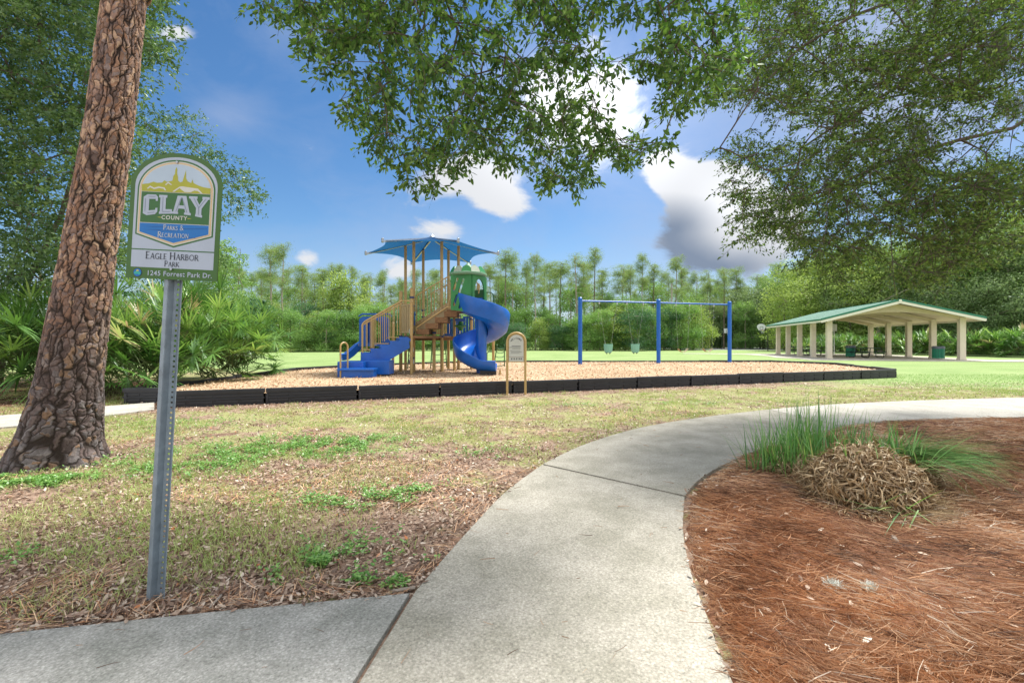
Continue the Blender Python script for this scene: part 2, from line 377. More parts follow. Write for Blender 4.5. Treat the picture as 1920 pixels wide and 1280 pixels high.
def pos_mask(N, L, fy, axis=1):
    pass
def ground_mat():
    m, N, L = _new('ground_cover_soil'); b = N.new('ShaderNodeBsdfPrincipled'); b.inputs['Roughness'].default_value = .95; b.inputs['Specular IOR Level'].default_value = .1
    geo = N.new('ShaderNodeNewGeometry'); sp = N.new('ShaderNodeSeparateXYZ'); L.new(geo.outputs['Position'], sp.inputs[0])
    def M(op, a, b_=None):
        n = N.new('ShaderNodeMath'); n.operation = op
        for i, v in enumerate((a, b_)):
            if v is None: continue
            if isinstance(v, (int, float)): n.inputs[i].default_value = v
            else: L.new(v, n.inputs[i])
        return n.outputs[0]
    def NZ(scale, det=5, r=.6):
        n = N.new('ShaderNodeTexNoise'); n.inputs['Scale'].default_value = scale; n.inputs['Detail'].default_value = det; n.inputs['Roughness'].default_value = r
        L.new(geo.outputs['Position'], n.inputs['Vector']); return n.outputs[0]
    def MR(v, a, b_, c=0., d=1.):
        n = N.new('ShaderNodeMapRange'); n.interpolation_type = 'SMOOTHSTEP'; L.new(v, n.inputs[0])
        for i, q in enumerate((a, b_, c, d)): n.inputs[i+1].default_value = q
        return n.outputs[0]
    def MX(f, a, b_):
        n = N.new('ShaderNodeMixRGB'); L.new(f, n.inputs[0]); L.new(a, n.inputs[1]); L.new(b_, n.inputs[2]); return n.outputs[0]
    X, Y = sp.outputs[0], sp.outputs[1]
    lit = ramp_node(N, [(.25, (.12, .08, .055)), (.45, (.28, .19, .14)), (.6, (.40, .29, .215)), (.8, (.52, .41, .32))]); L.new(NZ(55, 4, .75), lit.inputs[0])
    dirt = ramp_node(N, [(.3, (.15, .09, .058)), (.7, (.26, .18, .13))]); L.new(NZ(9, 4), dirt.inputs[0])
    base = MX(MR(NZ(3.1), .42, .62), lit.outputs[0], dirt.outputs[0])
    gr = ramp_node(N, [(.3, (.20, .22, .08)), (.55, (.33, .36, .14)), (.75, (.42, .41, .22))]); L.new(NZ(30, 5, .7), gr.inputs[0])
    # sparse grass among the litter, getting denser away from the bed
    dens = M('ADD', M('MULTIPLY', MR(Y, 3.0, 8.0), .16), NZ(1.6, 6, .65))
    bd = M('SUBTRACT', M('ADD', M('MULTIPLY', X, -.342), M('MULTIPLY', Y, .940)), 10.68)      # signed distance from the front border
    bare = MR(M('ADD', M('ABSOLUTE', bd), M('MULTIPLY', NZ(2.2), .9)), .9, 1.7)
    base = MX(M('MULTIPLY', M('MULTIPLY', MR(dens, .54, .68), .75), bare), base, gr.outputs[0])
    # mown lawn: right of the playground and the whole field behind it
    lawn = ramp_node(N, [(.25, (.19, .28, .10)), (.5, (.265, .355, .145)), (.75, (.33, .41, .19))]); L.new(NZ(.35, 7, .62), lawn.inputs[0])
    fine = ramp_node(N, [(.3, (.68, .74, .66)), (.7, (1.1, 1.06, 1.0))]); L.new(NZ(22, 4, .75), fine.inputs[0])
    ml = N.new('ShaderNodeMixRGB'); ml.blend_type = 'MULTIPLY'; ml.inputs[0].default_value = 1; L.new(lawn.outputs[0], ml.inputs[1]); L.new(fine.outputs[0], ml.inputs[2])
    e1 = M('ADD', M('SUBTRACT', Y, M('MULTIPLY', M('MAXIMUM', X, -6.), -.42)), M('MULTIPLY', NZ(.5, 5), 6.))     # Y + .42 X + noise
    f1 = MR(e1, 19.0, 24.5)
    f2 = MR(M('ADD', Y, M('MULTIPLY', NZ(.6), 1.5)), 19., 22.)
    f = M('MAXIMUM', f1, f2)
    # dry, pinkish wear in the lawn
    wear = ramp_node(N, [(.3, (.33, .30, .17)), (.7, (.42, .34, .22))]); L.new(NZ(12), wear.inputs[0])
    lawn2 = MX(M('MULTIPLY', MR(NZ(.75, 6, .6), .6, .76), M('MULTIPLY', MR(Y, 17., 30., 1., .25), .75)), ml.outputs[0], wear.outputs[0])
    base = MX(f, base, lawn2)
    # fallen pine straw under the palmettos and by the trunk on the left
    straw = ramp_node(N, [(.3, (.12, .065, .04)), (.7, (.27, .15, .09))]); L.new(NZ(40, 5, .7), straw.inputs[0])
    e2 = M('ADD', M('MULTIPLY', M('ADD', X, 6.8), -1.), M('MULTIPLY', NZ(.9), 1.6))
    f3 = M('MULTIPLY', MR(e2, .6, 1.6), MR(Y, 13.5, 17., 1., 0.))
    f3 = M('MULTIPLY', f3, MR(Y, 8.0, 8.8))
    base = MX(f3, base, straw.outputs[0])
    # the woodland floor far off
    wd = ramp_node(N, [(.3, (.05, .07, .025)), (.7, (.12, .14, .06))]); L.new(NZ(2.), wd.inputs[0])
    base = MX(MR(Y, 96., 104.), base, wd.outputs[0])
    L.new(base, b.inputs['Base Color'])
    bp = N.new('ShaderNodeBump'); bp.inputs['Strength'].default_value = .7; bp.inputs['Distance'].default_value = .03; L.new(NZ(38, 5, .7), bp.inputs['Height']); L.new(bp.outputs[0], b.inputs['Normal'])
    _out(N, L, b.outputs[0]); return m
g = MB(); g.add([(-900, -60, 0), (900, -60, 0), (900, 1400, 0), (-900, 1400, 0)], [(0, 1, 2, 3)])
tag(g.build('ground', ground_mat()), kind='structure')

def concrete(name, base, dark):
    m, N, L = _new(name); b = N.new('ShaderNodeBsdfPrincipled'); b.inputs['Roughness'].default_value = .9; b.inputs['Specular IOR Level'].default_value = .2
    a = noise_node(N, L, 85, 6, .82); r = ramp_node(N, [(.32, tuple(c*.35 for c in base)), (.45, tuple(c*.80 for c in base)), (.56, base), (.70, tuple(min(1, c*1.4) for c in base))]); L.new(a.outputs[0], r.inputs[0])
    c = noise_node(N, L, 2.2, 7, .65); r2 = ramp_node(N, [(.38, dark), (.62, (1, 1, 1))]); L.new(c.outputs[0], r2.inputs[0])
    mm = N.new('ShaderNodeMixRGB'); mm.blend_type = 'MULTIPLY'; mm.inputs[0].default_value = 1.; L.new(r.outputs[0], mm.inputs[1]); L.new(r2.outputs[0], mm.inputs[2])
    vo = N.new('ShaderNodeTexVoronoi'); vo.inputs['Scale'].default_value = 75; tc = N.new('ShaderNodeTexCoord'); L.new(tc.outputs['Object'], vo.inputs['Vector'])
    r3 = ramp_node(N, [(.0, (1.4, 1.38, 1.32)), (.2, (1.02, 1.02, 1.02)), (.6, (.82, .82, .80)), (1., (.7, .7, .68))]); L.new(vo.outputs['Distance'], r3.inputs[0])
    m3 = N.new('ShaderNodeMixRGB'); m3.blend_type = 'MULTIPLY'; m3.inputs[0].default_value = .85; L.new(mm.outputs[0], m3.inputs[1]); L.new(r3.outputs[0], m3.inputs[2])
    L.new(m3.outputs[0], b.inputs['Base Color'])
    bp = N.new('ShaderNodeBump'); bp.inputs['Strength'].default_value = .5; bp.inputs['Distance'].default_value = .007; L.new(a.outputs[0], bp.inputs['Height']); L.new(bp.outputs[0], b.inputs['Normal'])
    _out(N, L, b.outputs[0]); return m
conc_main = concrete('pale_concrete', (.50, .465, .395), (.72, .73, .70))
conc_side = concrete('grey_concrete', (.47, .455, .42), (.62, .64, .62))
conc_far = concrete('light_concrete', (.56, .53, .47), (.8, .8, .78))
def slab(poly, mat, z=.03, gap=.014):
    m = MB(); m.prism(shrink(poly, gap), -.08, z); o = m.build('path', mat, bevel=.004); return tag(o, kind='structure')
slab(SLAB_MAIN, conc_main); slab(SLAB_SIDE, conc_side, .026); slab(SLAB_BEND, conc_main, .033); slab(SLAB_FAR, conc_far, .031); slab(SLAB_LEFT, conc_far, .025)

# pine straw bed right of the path: base sheet, gently mounded towards the grass clump
BED = R1[1:] + R2[1:] + R3[1:] + [(14, 1.5), (14, -1.2)]
BEDC = (2.35, 3.9)
def bed_h(x, y): return .02 + .10*np.exp(-(((x-BEDC[0])/1.3)**2+((y-BEDC[1])/1.0)**2)) + .03*(vnoise(x, y, .7, 3)-.3)
def edge_dist(x, y, line):
    d = np.full(np.shape(x), 9e9)
    for i in range(len(line)-1):
        ax, ay = line[i]; bx, by = line[i+1]; l2 = max((bx-ax)**2+(by-ay)**2, 1e-9)
        t = np.clip(((x-ax)*(bx-ax)+(y-ay)*(by-ay))/l2, 0, 1); d = np.minimum(d, np.hypot(x-ax-t*(bx-ax), y-ay-t*(by-ay)))
    return d
def straw_mat():
    m, N, L = _new('pine_straw_soil'); b = N.new('ShaderNodeBsdfPrincipled'); b.inputs['Roughness'].default_value = .95; b.inputs['Specular IOR Level'].default_value = .1
    n = noise_node(N, L, 24, 6, .75, dist=1.2); r = ramp_node(N, [(.3, (.08, .038, .024)), (.5, (.20, .095, .055)), (.72, (.34, .185, .115))]); L.new(n.outputs[0], r.inputs[0])
    n2 = noise_node(N, L, 1.7, 5, .6); r2 = ramp_node(N, [(.60, (0, 0, 0)), (.70, (1, 1, 1))]); L.new(n2.outputs[0], r2.inputs[0])
    mx = N.new('ShaderNodeMixRGB'); L.new(r2.outputs[0], mx.inputs[0]); L.new(r.outputs[0], mx.inputs[1]); mx.inputs[2].default_value = (.19, .14, .105, 1)
    L.new(mx.outputs[0], b.inputs['Base Color'])
    bp = N.new('ShaderNodeBump'); bp.inputs['Strength'].default_value = .8; bp.inputs['Distance'].default_value = .02; L.new(n.outputs[0], bp.inputs['Height']); L.new(bp.outputs[0], b.inputs['Normal'])
    _out(N, L, b.outputs[0]); return m
ALLR = R1+R2[1:]+R3[1:]
def bed_sheet():
    nx, ny = 150, 110; xs = np.linspace(.3, 14, nx); ys = np.linspace(-1.1, 10.5, ny); Xg, Yg = np.meshgrid(xs, ys); fl = BED
    Z = bed_h(Xg, Yg); d = edge_dist(Xg, Yg, ALLR); Z = np.where(in_poly(Xg, Yg, BED), np.minimum(Z, .006+d*.35), -.05)
    V = np.stack([Xg, Yg, Z], -1).reshape(-1, 3); i = np.arange(nx-1); j = np.arange(ny-1); I, J = np.meshgrid(i, j); a = (J*nx+I).ravel()
    o = link('soil', idx_mesh('soil', V, np.stack([a, a+1, a+nx+1, a+nx], 1), None, [straw_mat()])); tag(o, kind='structure')
bed_sheet()

# wood chip surface inside the border
def mulch_mat():
    m, N, L = _new('wood_chips_surface'); b = N.new('ShaderNodeBsdfPrincipled'); b.inputs['Roughness'].default_value = .95; b.inputs['Specular IOR Level'].default_value = .1
    tc = N.new('ShaderNodeTexCoord'); v = N.new('ShaderNodeTexVoronoi'); v.inputs['Scale'].default_value = 44; v.inputs['Randomness'].default_value = 1
    mp = N.new('ShaderNodeMapping'); mp.inputs['Scale'].default_value = (1, 1.0, 1); L.new(tc.outputs['Object'], mp.inputs[0]); L.new(mp.outputs[0], v.inputs['Vector'])
    sp = N.new('ShaderNodeSeparateColor'); L.new(v.outputs['Color'], sp.inputs[0])
    r = ramp_node(N, [(0, (.34, .19, .10)), (.25, (.51, .34, .205)), (.7, (.61, .45, .29)), (1, (.72, .57, .41))]); L.new(sp.outputs[0], r.inputs[0])
    n = noise_node(N, L, .5, 6, .6); r2 = ramp_node(N, [(.35, (.74, .70, .66)), (.6, (1, 1, 1))]); L.new(n.outputs[0], r2.inputs[0])
    mm = N.new('ShaderNodeMixRGB'); mm.blend_type = 'MULTIPLY'; mm.inputs[0].default_value = .8; L.new(r.outputs[0], mm.inputs[1]); L.new(r2.outputs[0], mm.inputs[2]); L.new(mm.outputs[0], b.inputs['Base Color'])
    bp = N.new('ShaderNodeBump'); bp.inputs['Strength'].default_value = .8; bp.inputs['Distance'].default_value = .03; L.new(v.outputs['Distance'], bp.inputs['Height']); L.new(bp.outputs[0], b.inputs['Normal'])
    _out(N, L, b.outputs[0]); return m
MZ = .26
def mz(x, y): return MZ - .05*np.exp(-edge_dist(x, y, PLAY+[PLAY[0]])/.35) + .05*(vnoise(x, y, 1.6, 8)-.5)*np.minimum(1, edge_dist(x, y, PLAY+[PLAY[0]])/1.5)
def mulch():
    nx, ny = 420, 270; xs = np.linspace(-8.2, 15.1, nx); ys = np.linspace(8.8, 23.8, ny); Xg, Yg = np.meshgrid(xs, ys)
    ins = in_poly(Xg, Yg, PLAY); Z = np.where(ins, mz(Xg, Yg), -.1)
    V = np.stack([Xg, Yg, Z], -1).reshape(-1, 3); I, J = np.meshgrid(np.arange(nx-1), np.arange(ny-1)); a = (J*nx+I).ravel()
    Fc = np.stack([a, a+1, a+nx+1, a+nx], 1); ok = ins.ravel()[Fc].all(1)
    o = link('playground_surface', idx_mesh('playground_surface', V, Fc[ok], None, [mulch_mat()])); tag(o, kind='structure')
    # loose chips
    n = 42000; x = RNG.uniform(-8, 15, n); y = 8.9+(RNG.random(n)**1.5)*14.6; k = in_poly(x, y, shrink(PLAY, .12)); x, y = x[k], y[k]; n = len(x)
    P = np.stack([x, y, mz(x, y)+RNG.uniform(0, .02, n)], 1); A = rdir(n); A[:, 2] *= .35; Nn = nrm(np.stack([RNG.normal(0, .35, n), RNG.normal(0, .35, n), np.ones(n)], 1))
    mt = leafmat('wood_chips', [(0, (.24, .13, .07)), (.3, (.45, .29, .17)), (.7, (.59, .43, .27)), (1, (.72, .58, .41))], 0, .02)
    tag(np_obj('wood_chips', leaves(P, A, Nn, RNG.uniform(.03, .075, n), RNG.uniform(.012, .028, n), [(0, -.5), (1, -.5), (1, .5), (0, .5)], 0), 4, RNG.random(n), mt), 'tan wood chips loosely covering the playground inside the black border', 'wood chips', kind='stuff')
mulch()
# a spill of chips where the border opens, and asphalt court with its road beyond the field
asph = simple('asphalt', (.21, .215, .225), .9, .12, 3, .3, 90)
m = MB(); m.add([(26.5, 70, .006), (62, 66, .006), (72, 92, .006), (27.5, 95, .006)], [(0, 1, 2, 3)]); tag(m.build('basketball_court', asph), kind='structure')
m = MB(); m.add([(-10, 121, .006), (140, 90, .006), (140, 97, .006), (-10, 128, .006)], [(0, 1, 2, 3)]); tag(m.build('road', asph), kind='structure')

# fallen leaves, needles, grass tufts in front
NEAR_SLABS = [SLAB_MAIN, SLAB_SIDE, SLAB_BEND, SLAB_FAR, SLAB_LEFT]
def on_slab(x, y):
    r = np.zeros(x.shape, bool)
    for s in NEAR_SLABS: r |= in_poly(x, y, s)
    return r
def litter():
    n = 260000; Y = 1.75+12.5*RNG.random(n)**1.35; X = RNG.uniform(-1.18, 1.25, n)*Y
    den = np.clip(1.25-.75*vnoise(X, Y, .55, 21)-.05*Y, .12, 1)
    den = np.maximum(den, np.clip(1.3-edge_dist(X, Y, PLAY[1:4])/.9, 0, 1))
    k = (RNG.random(n) < den) & ~on_slab(X+RNG.normal(0, .016, n), Y+RNG.normal(0, .016, n)) & ~in_poly(X, Y, BED) & ~in_poly(X, Y, PLAY); x, y = X[k], Y[k]
    # and at the sidewalk edges
    n = len(x); A = rdir(n); A[:, 2] = np.abs(A[:, 2])*.3; Nn = nrm(np.stack([RNG.normal(0, .38, n), RNG.normal(0, .38, n), np.ones(n)], 1))
    sz = RNG.uniform(.016, .042, n)*(1+.03*y); P = np.stack([x, y, np.where(on_slab(x, y), .036, RNG.uniform(.002, .016, n))], 1)
    mt = leafmat('fallen_leaf', [(0, (.09, .05, .032)), (.3, (.20, .115, .072)), (.6, (.33, .215, .15)), (.85, (.46, .35, .26)), (.985, (.60, .50, .40)), (.99, (.42, .15, .05)), (1, (.5, .18, .06))], .1, .05)
    tag(np_obj('leaf_litter', leaves(P, A, Nn, sz, sz*RNG.uniform(.28, .45, n), LEAF6, RNG.uniform(-.2, .25)), 6, RNG.random(n), mt), 'dry pale brown oak leaves scattered thickly over the thin lawn', 'fallen leaves', kind='stuff')
    # sparse leaves on the path and bed
    n = 700; x = RNG.uniform(-2, 5, n); y = 1.7+5*RNG.random(n)**1.3; k = in_poly(x, y, BED); x, y = x[k], y[k]; n = len(x)
    P = np.stack([x, y, bed_h(x, y)+.02], 1); A = rdir(n); A[:, 2] *= .2; Nn = nrm(np.stack([RNG.normal(0, .3, n), RNG.normal(0, .3, n), np.ones(n)], 1)); sz = RNG.uniform(.03, .06, n)
    tag(np_obj('leaf_litter', leaves(P, A, Nn, sz, sz*.38, LEAF6, .1), 6, RNG.uniform(.45, .93, n), mt), 'scattered pale dead leaves lying on the orange pine straw bed', 'fallen leaves', kind='stuff')
litter()
NEEDLE = leafmat('pine_needle', [(0, (.09, .045, .028)), (.28, (.32, .16, .082)), (.55, (.60, .32, .165)), (.85, (.76, .49, .29)), (1, (.84, .72, .56))], 0, .05)
def debris():
    mt = leafmat('fallen_leaf', [(0, (.1, .1, .1))]); n = 260; y = 1.75+6*RNG.random(n)**1.4; x = RNG.uniform(-1., 1., n)*y; k = on_slab(x, y); x, y = x[k], y[k]; n = len(x); ang = RNG.uniform(0, 6.28, n)
    V = ribbons(np.stack([x, y, np.full(n, .037)], 1), np.stack([np.cos(ang), np.sin(ang), np.zeros(n)], 1), (.3, .2, 0), RNG.uniform(.01, .10, n), RNG.uniform(.0018, .004, n), RNG.uniform(-.8, .8, n), 3, 1, .5)
    tag(np_obj('debris', V, 4, np.repeat(RNG.random(n)*.6, 3), NEEDLE), 'a few stray pine needles and specks lying on the concrete path', 'debris', kind='stuff')
def needles():
    n = 98000; y = 1.55+7.5*RNG.random(n)**1.7; x = .4+RNG.random(n)*(1.25*y+.6)
    k = in_poly(x, y, BED) & (edge_dist(x, y, ALLR) > .012*RNG.random(n)); x, y = x[k], y[k]; n = len(x)
    keep = RNG.random(n) < np.clip(1.5-1.35*vnoise(x, y, .6, 5), .12, 1); x, y = x[keep], y[keep]; n = len(x)
    ang = vnoise(x, y, .8, 11)*7+vnoise(x, y, .35, 12)*2.2+RNG.normal(0, .85, n)
    T = np.stack([np.cos(ang), np.sin(ang), RNG.normal(.0, .10, n)], 1); bd = np.stack([-np.sin(ang), np.cos(ang), RNG.normal(-.25, .25, n)], 1)
    d = edge_dist(x, y, ALLR); z = np.minimum(bed_h(x, y), .006+d*.35)+RNG.uniform(.003, .03, n)
    ok = in_poly(x+T[:, 0]*.11, y+T[:, 1]*.11, BED) | (RNG.random(n) < .07); x, y, z, T, bd = x[ok], y[ok], z[ok], T[ok], bd[ok]; n = len(x)
    V = ribbons(np.stack([x, y, z], 1), T, bd, RNG.uniform(.05, .17, n), RNG.uniform(.0016, .0032, n)*(1+.12*y), RNG.uniform(-.9, .9, n), 2, 1, .5, 1)
    tag(np_obj('pine_straw', V, 4, np.repeat(np.clip(RNG.normal(.52, .24, n)-(vnoise(x, y, .45, 30)-.5)*.6-(vnoise(x, y, .13, 31)-.5)*.35, 0, 1), 2), NEEDLE), 'orange brown pine straw matted over the bed right of the path', 'pine straw', kind='stuff')
    # needle drifts left of the path and along the kerbs
    n = 26000; y = 1.9+8*RNG.random(n)**1.5; x = RNG.uniform(-1.15, .6, n)*y; k = ~on_slab(x, y) & ~in_poly(x, y, BED) & ~in_poly(x, y, PLAY) & ((edge_dist(x, y, [p for p in SLAB_SIDE[:3]]+L1[2:]) < .25*RNG.random(n)) | (vnoise(x, y, .8, 40) > .60)); x, y = x[k], y[k]; n = len(x)
    ang = vnoise(x, y, .6, 13)*7+RNG.normal(0, .6, n); T = np.stack([np.cos(ang), np.sin(ang), RNG.normal(0, .1, n)], 1)
    V = ribbons(np.stack([x, y, RNG.uniform(.012, .03, n)], 1), T, (0, 0, -1), RNG.uniform(.06, .17, n), RNG.uniform(.002, .003, n)*(1+.1*y), RNG.uniform(0, .25, n), 2, 1, .5, 1)
    tag(np_obj('pine_straw', V, 4, np.repeat(RNG.random(n), 2), NEEDLE), 'loose pine needles drifted among the leaves left of the path', 'pine straw', kind='stuff')
needles(); debris()
def grass():
    mt = leafmat('thin_grass', [(0, (.26, .32, .09)), (.4, (.32, .44, .12)), (.75, (.46, .50, .20)), (1, (.56, .50, .28))], .3, .03)
    n = 7000; y = 1.9+10.5*RNG.random(n)**1.25; x = RNG.uniform(-1.15, 1.15, n)*y
    k = ~on_slab(x, y) & ~in_poly(x, y, BED) & ~in_poly(x, y, PLAY) & (RNG.random(n) < np.clip((vnoise(x, y, .75, 50)+.35*vnoise(x, y, .25, 51)+.035*y-.72)*4, .02, 1)) & (edge_dist(x, y, SLAB_SIDE[:4]+L1[3:]) > .12) & (edge_dist(x, y, PLAY[1:4]) > 1.1*RNG.random(n))
    x, y = x[k], y[k]; nb = 22; m_ = len(x); X = np.repeat(x, nb)+RNG.normal(0, .075, m_*nb); Y = np.repeat(y, nb)+RNG.normal(0, .075, m_*nb); n = m_*nb
    T = np.stack([RNG.normal(0, .5, n), RNG.normal(0, .5, n), np.ones(n)], 1); a = RNG.uniform(0, 6.28, n)
    V = ribbons(np.stack([X, Y, np.zeros(n)], 1), T, np.stack([np.cos(a), np.sin(a), np.full(n, -.4)], 1), RNG.uniform(.025, .075, n), RNG.uniform(.0022, .004, n)*(1+.09*Y), RNG.uniform(.2, 1.2, n), 2, .9, .1, 1)
    rr = np.clip(np.repeat(vnoise(x, y, 1.1, 60), nb)*.6+RNG.random(n)*.5, 0, 1)
    tag(np_obj('grass', V, 4, np.repeat(rr, 2), mt), 'thin yellow green grass tufts growing through the leaf litter', 'grass', kind='stuff')
    # low broad-leaved weeds: patches
    mt = leafmat('weed_leaf', [(0, (.08, .20, .035)), (.5, (.16, .34, .07)), (1, (.30, .48, .13))], .35, .05)
    P = []; pts = [(-3.25, 5.2, .9, .5, 1500), (-2.6, 5.6, 1.1, .45, 2200), (-2.0, 5.9, .5, .3, 600), (-4.9, 4.15, .45, .18, 1100), (-4.2, 4.2, .4, .12, 1100), (-3.5, 4.75, .7, .3, 900), (-5.1, 7.2, .9, .5, 400), (-1.15, 2.6, .14, .12, 260), (-1.0, 2.75, .3, .2, 260),
                    (-1.25, 3.7, .5, .16, 500), (-.9, 3.9, .35, .14, 300), (-.3, 5.3, .35, .2, 200), (1.2, 9.2, .6, .2, 200), (-.62, 2.42, .05, .04, 30), (-.82, 2.46, .05, .04, 30), (-2.95, 2.75, .2, .08, 40), (3.8, 9.5, .8, .2, 200)]
    for cx, cy, rx, ry, k in pts:
        P.append(np.stack([RNG.normal(cx, rx*.6, k), RNG.normal(cy, ry*.7, k)], 1))
    P = np.concatenate(P); x, y = P[:, 0], P[:, 1]; k = ~on_slab(x, y) & (vnoise(x, y, .14, 77) > .42); x, y = x[k], y[k]
    x = np.repeat(x, 4)+RNG.normal(0, .012, 4*len(x)); y = np.repeat(y, 4)+RNG.normal(0, .012, len(x)); n = len(x); z = RNG.uniform(.008, .05, n)
    A = rdir(n); A[:, 2] = np.abs(A[:, 2])*.4; Nn = nrm(np.stack([RNG.normal(0, .3, n), RNG.normal(0, .3, n), np.ones(n)], 1)); s = RNG.uniform(.014, .032, n)
    tag(np_obj('ground_cover', leaves(np.stack([x, y, z], 1), A, Nn, s, s*.6, LEAF6, .1), 6, RNG.random(n), mt), 'bright green low weeds in patches around the pine trunk', 'ground cover', kind='stuff')
    # lawn texture right of the playground
    mt = leafmat('lawn_grass', [(0, (.16, .29, .07)), (.5, (.24, .42, .11)), (1, (.36, .50, .19))], .3, .02)
    n = 60000; y = 10+8*RNG.random(n)**1.3; x = RNG.uniform(3, 40, n); k = (x < 1.18*y) & ~on_slab(x, y) & ~in_poly(x, y, PLAY) & ((y+.42*x+vnoise(x, y, 1.4, 9)*6) > 20); x, y = x[k], y[k]; n = len(x)
    T = np.stack([RNG.normal(0, .4, n), RNG.normal(0, .4, n), np.ones(n)], 1)
    V = leaves(np.stack([x, y, np.zeros(n)], 1), T, rdir(n), RNG.uniform(.02, .045, n), RNG.uniform(.008, .018, n), DIAM, .2)
    tag(np_obj('grass', V, 4, RNG.random(n), mt), 'short green lawn right of the playground border', 'grass', kind='stuff')
grass()
# ------------------------------------------------------------------ built things
GOLD = simple('tan_powder_coat', (.47, .32, .125), .42, .08, 6, .03, 120, spec=.5)
GOLDP = simple('tan_plastic', (.50, .37, .19), .5, .08, 6, .04, 80)
BLUE = simple('blue_plastic', (.005, .105, .46), .33, .16, 2.5, .03, 40, spec=.55)
BLUEM = simple('blue_powder_coat', (.006, .11, .46), .35, .1, 5, .03, 120)
GREENP = simple('green_plastic', (.02, .20, .045), .4, .14, 3, .03, 40)
DKGREEN = simple('dark_green_coat', (.02, .10, .035), .45, .1, 5, .02, 100)
NAVY = simple('navy_clamp', (.012, .035, .14), .4, .1, 8, .03, 90)
BROWN = simple('brown_step_coat', (.20, .105, .045), .75, .3, 14, .3, 70)
WHITEP = simple('white_plastic', (.62, .66, .62), .5, .06, 5, .02, 60)
STEEL = simple('galvanised_steel', (.38, .40, .42), .38, .12, 9, .05, 90, metal=.85)
BLACKP = simple('black_plastic', (.022, .023, .028), .5, .25, 3, .12, 60, spec=.5)
BLACKM = simple('black_coat', (.015, .016, .017), .5, .1, 5, .05, 90)
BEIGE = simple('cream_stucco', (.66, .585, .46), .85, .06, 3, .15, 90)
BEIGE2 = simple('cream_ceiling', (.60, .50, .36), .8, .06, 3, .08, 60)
TRIMW = simple('cream_trim', (.72, .68, .58), .6, .05, 3, .05, 60)
ROOFG = simple('green_metal_roof', (.36, .50, .42), .4, .12, 2, .04, 60)
FASC = simple('green_fascia', (.02, .17, .10), .4, .1, 3, .03, 60)

# ---- border timbers round the wood chips: one thing per moulded length
def timbers():
    runs = [(PLAY[0], PLAY[1], 1, 'end'), (PLAY[2], PLAY[3], 12, 'front'), (PLAY[3], PLAY[4], 3, 'right'), (PLAY[4], PLAY[5], 2, 'corner'), (PLAY[5], PLAY[6], 8, 'back'), (PLAY[6], PLAY[7], 3, 'slant'), (PLAY[7], PLAY[8], 2, 'turn'), (PLAY[8], PLAY[0], 4, 'left')]
    nth = ['first', 'second', 'third', 'fourth', 'fifth', 'sixth', 'seventh', 'eighth', 'ninth', 'tenth', 'eleventh', 'twelfth']
    txt = {'end': 'short ribbed black border timber standing alone at the concrete path, left of the sign post',
           'front': 'black ribbed border timber, {} from the left along the front of the wood chips', 'right': 'black border timber on the right side of the wood chips, {} from the front corner',
           'corner': 'black border timber at the far right corner facing the pavilion, {} from the right', 'back': 'low black border timber along the far edge of the wood chips, {} from the right',
           'slant': 'thin dark border timber on the slanting far left edge, {} from the right', 'turn': 'thin dark border timber behind the blue steps, {} from the right', 'left': 'black border timber beside the palmettos on the left edge, {} from the back'}
    for p, q, n, kind in runs:
        p, q = Vector((*p, 0)), Vector((*q, 0)); d = (q-p)/n; ln = d.length; t = d.normalized(); s = Vector((-t.y, t.x, 0)); out = -1 if True else 1
        for i in range(n):
            jit = random.uniform(-.012, .012); o = p+d*i; m = MB(); a, b = .012, ln-.012
            X = lambda u, w, z: o+t*u+s*(w+jit)+Vector((0, 0, z))
            H = .315+random.uniform(-.012, .012)
            def bx(u0, u1, w0, w1, z0, z1):
                m.add([X(u0, w0, z0), X(u1, w0, z0), X(u1, w1, z0), X(u0, w1, z0), X(u0, w0, z1), X(u1, w0, z1), X(u1, w1, z1), X(u0, w1, z1)], [(3, 2, 1, 0), (4, 5, 6, 7), (0, 1, 5, 4), (1, 2, 6, 5), (2, 3, 7, 6), (3, 0, 4, 7)])
            bx(a+.02, b-.02, -.028, .05, .0, H-.04)                      # core
            bx(a, b, -.05, .07, H-.085, H)                               # cap
            bx(a, b, -.056, .06, .122, .150); bx(a, b, -.050, .06, .0, .03)
            k = max(2, int(ln/.42))
            for j in range(k):                                            # recessed pockets between ribs
                u0 = a+(b-a)*j/k+.03; u1 = a+(b-a)*(j+1)/k-.03
                bx(u0, u1, -.040, .0, .045, .11); bx(u0, u1, -.040, .0, .170, .215)
            bx(a+.0, a+.05, -.052, .072, .0, H-.1)
            ob = m.build('border_timber', BLACKP, None, True, .006)
            tag(ob, txt[kind].format(nth[i]), 'border timber', 'black timbers edging the wood chips')
timbers()

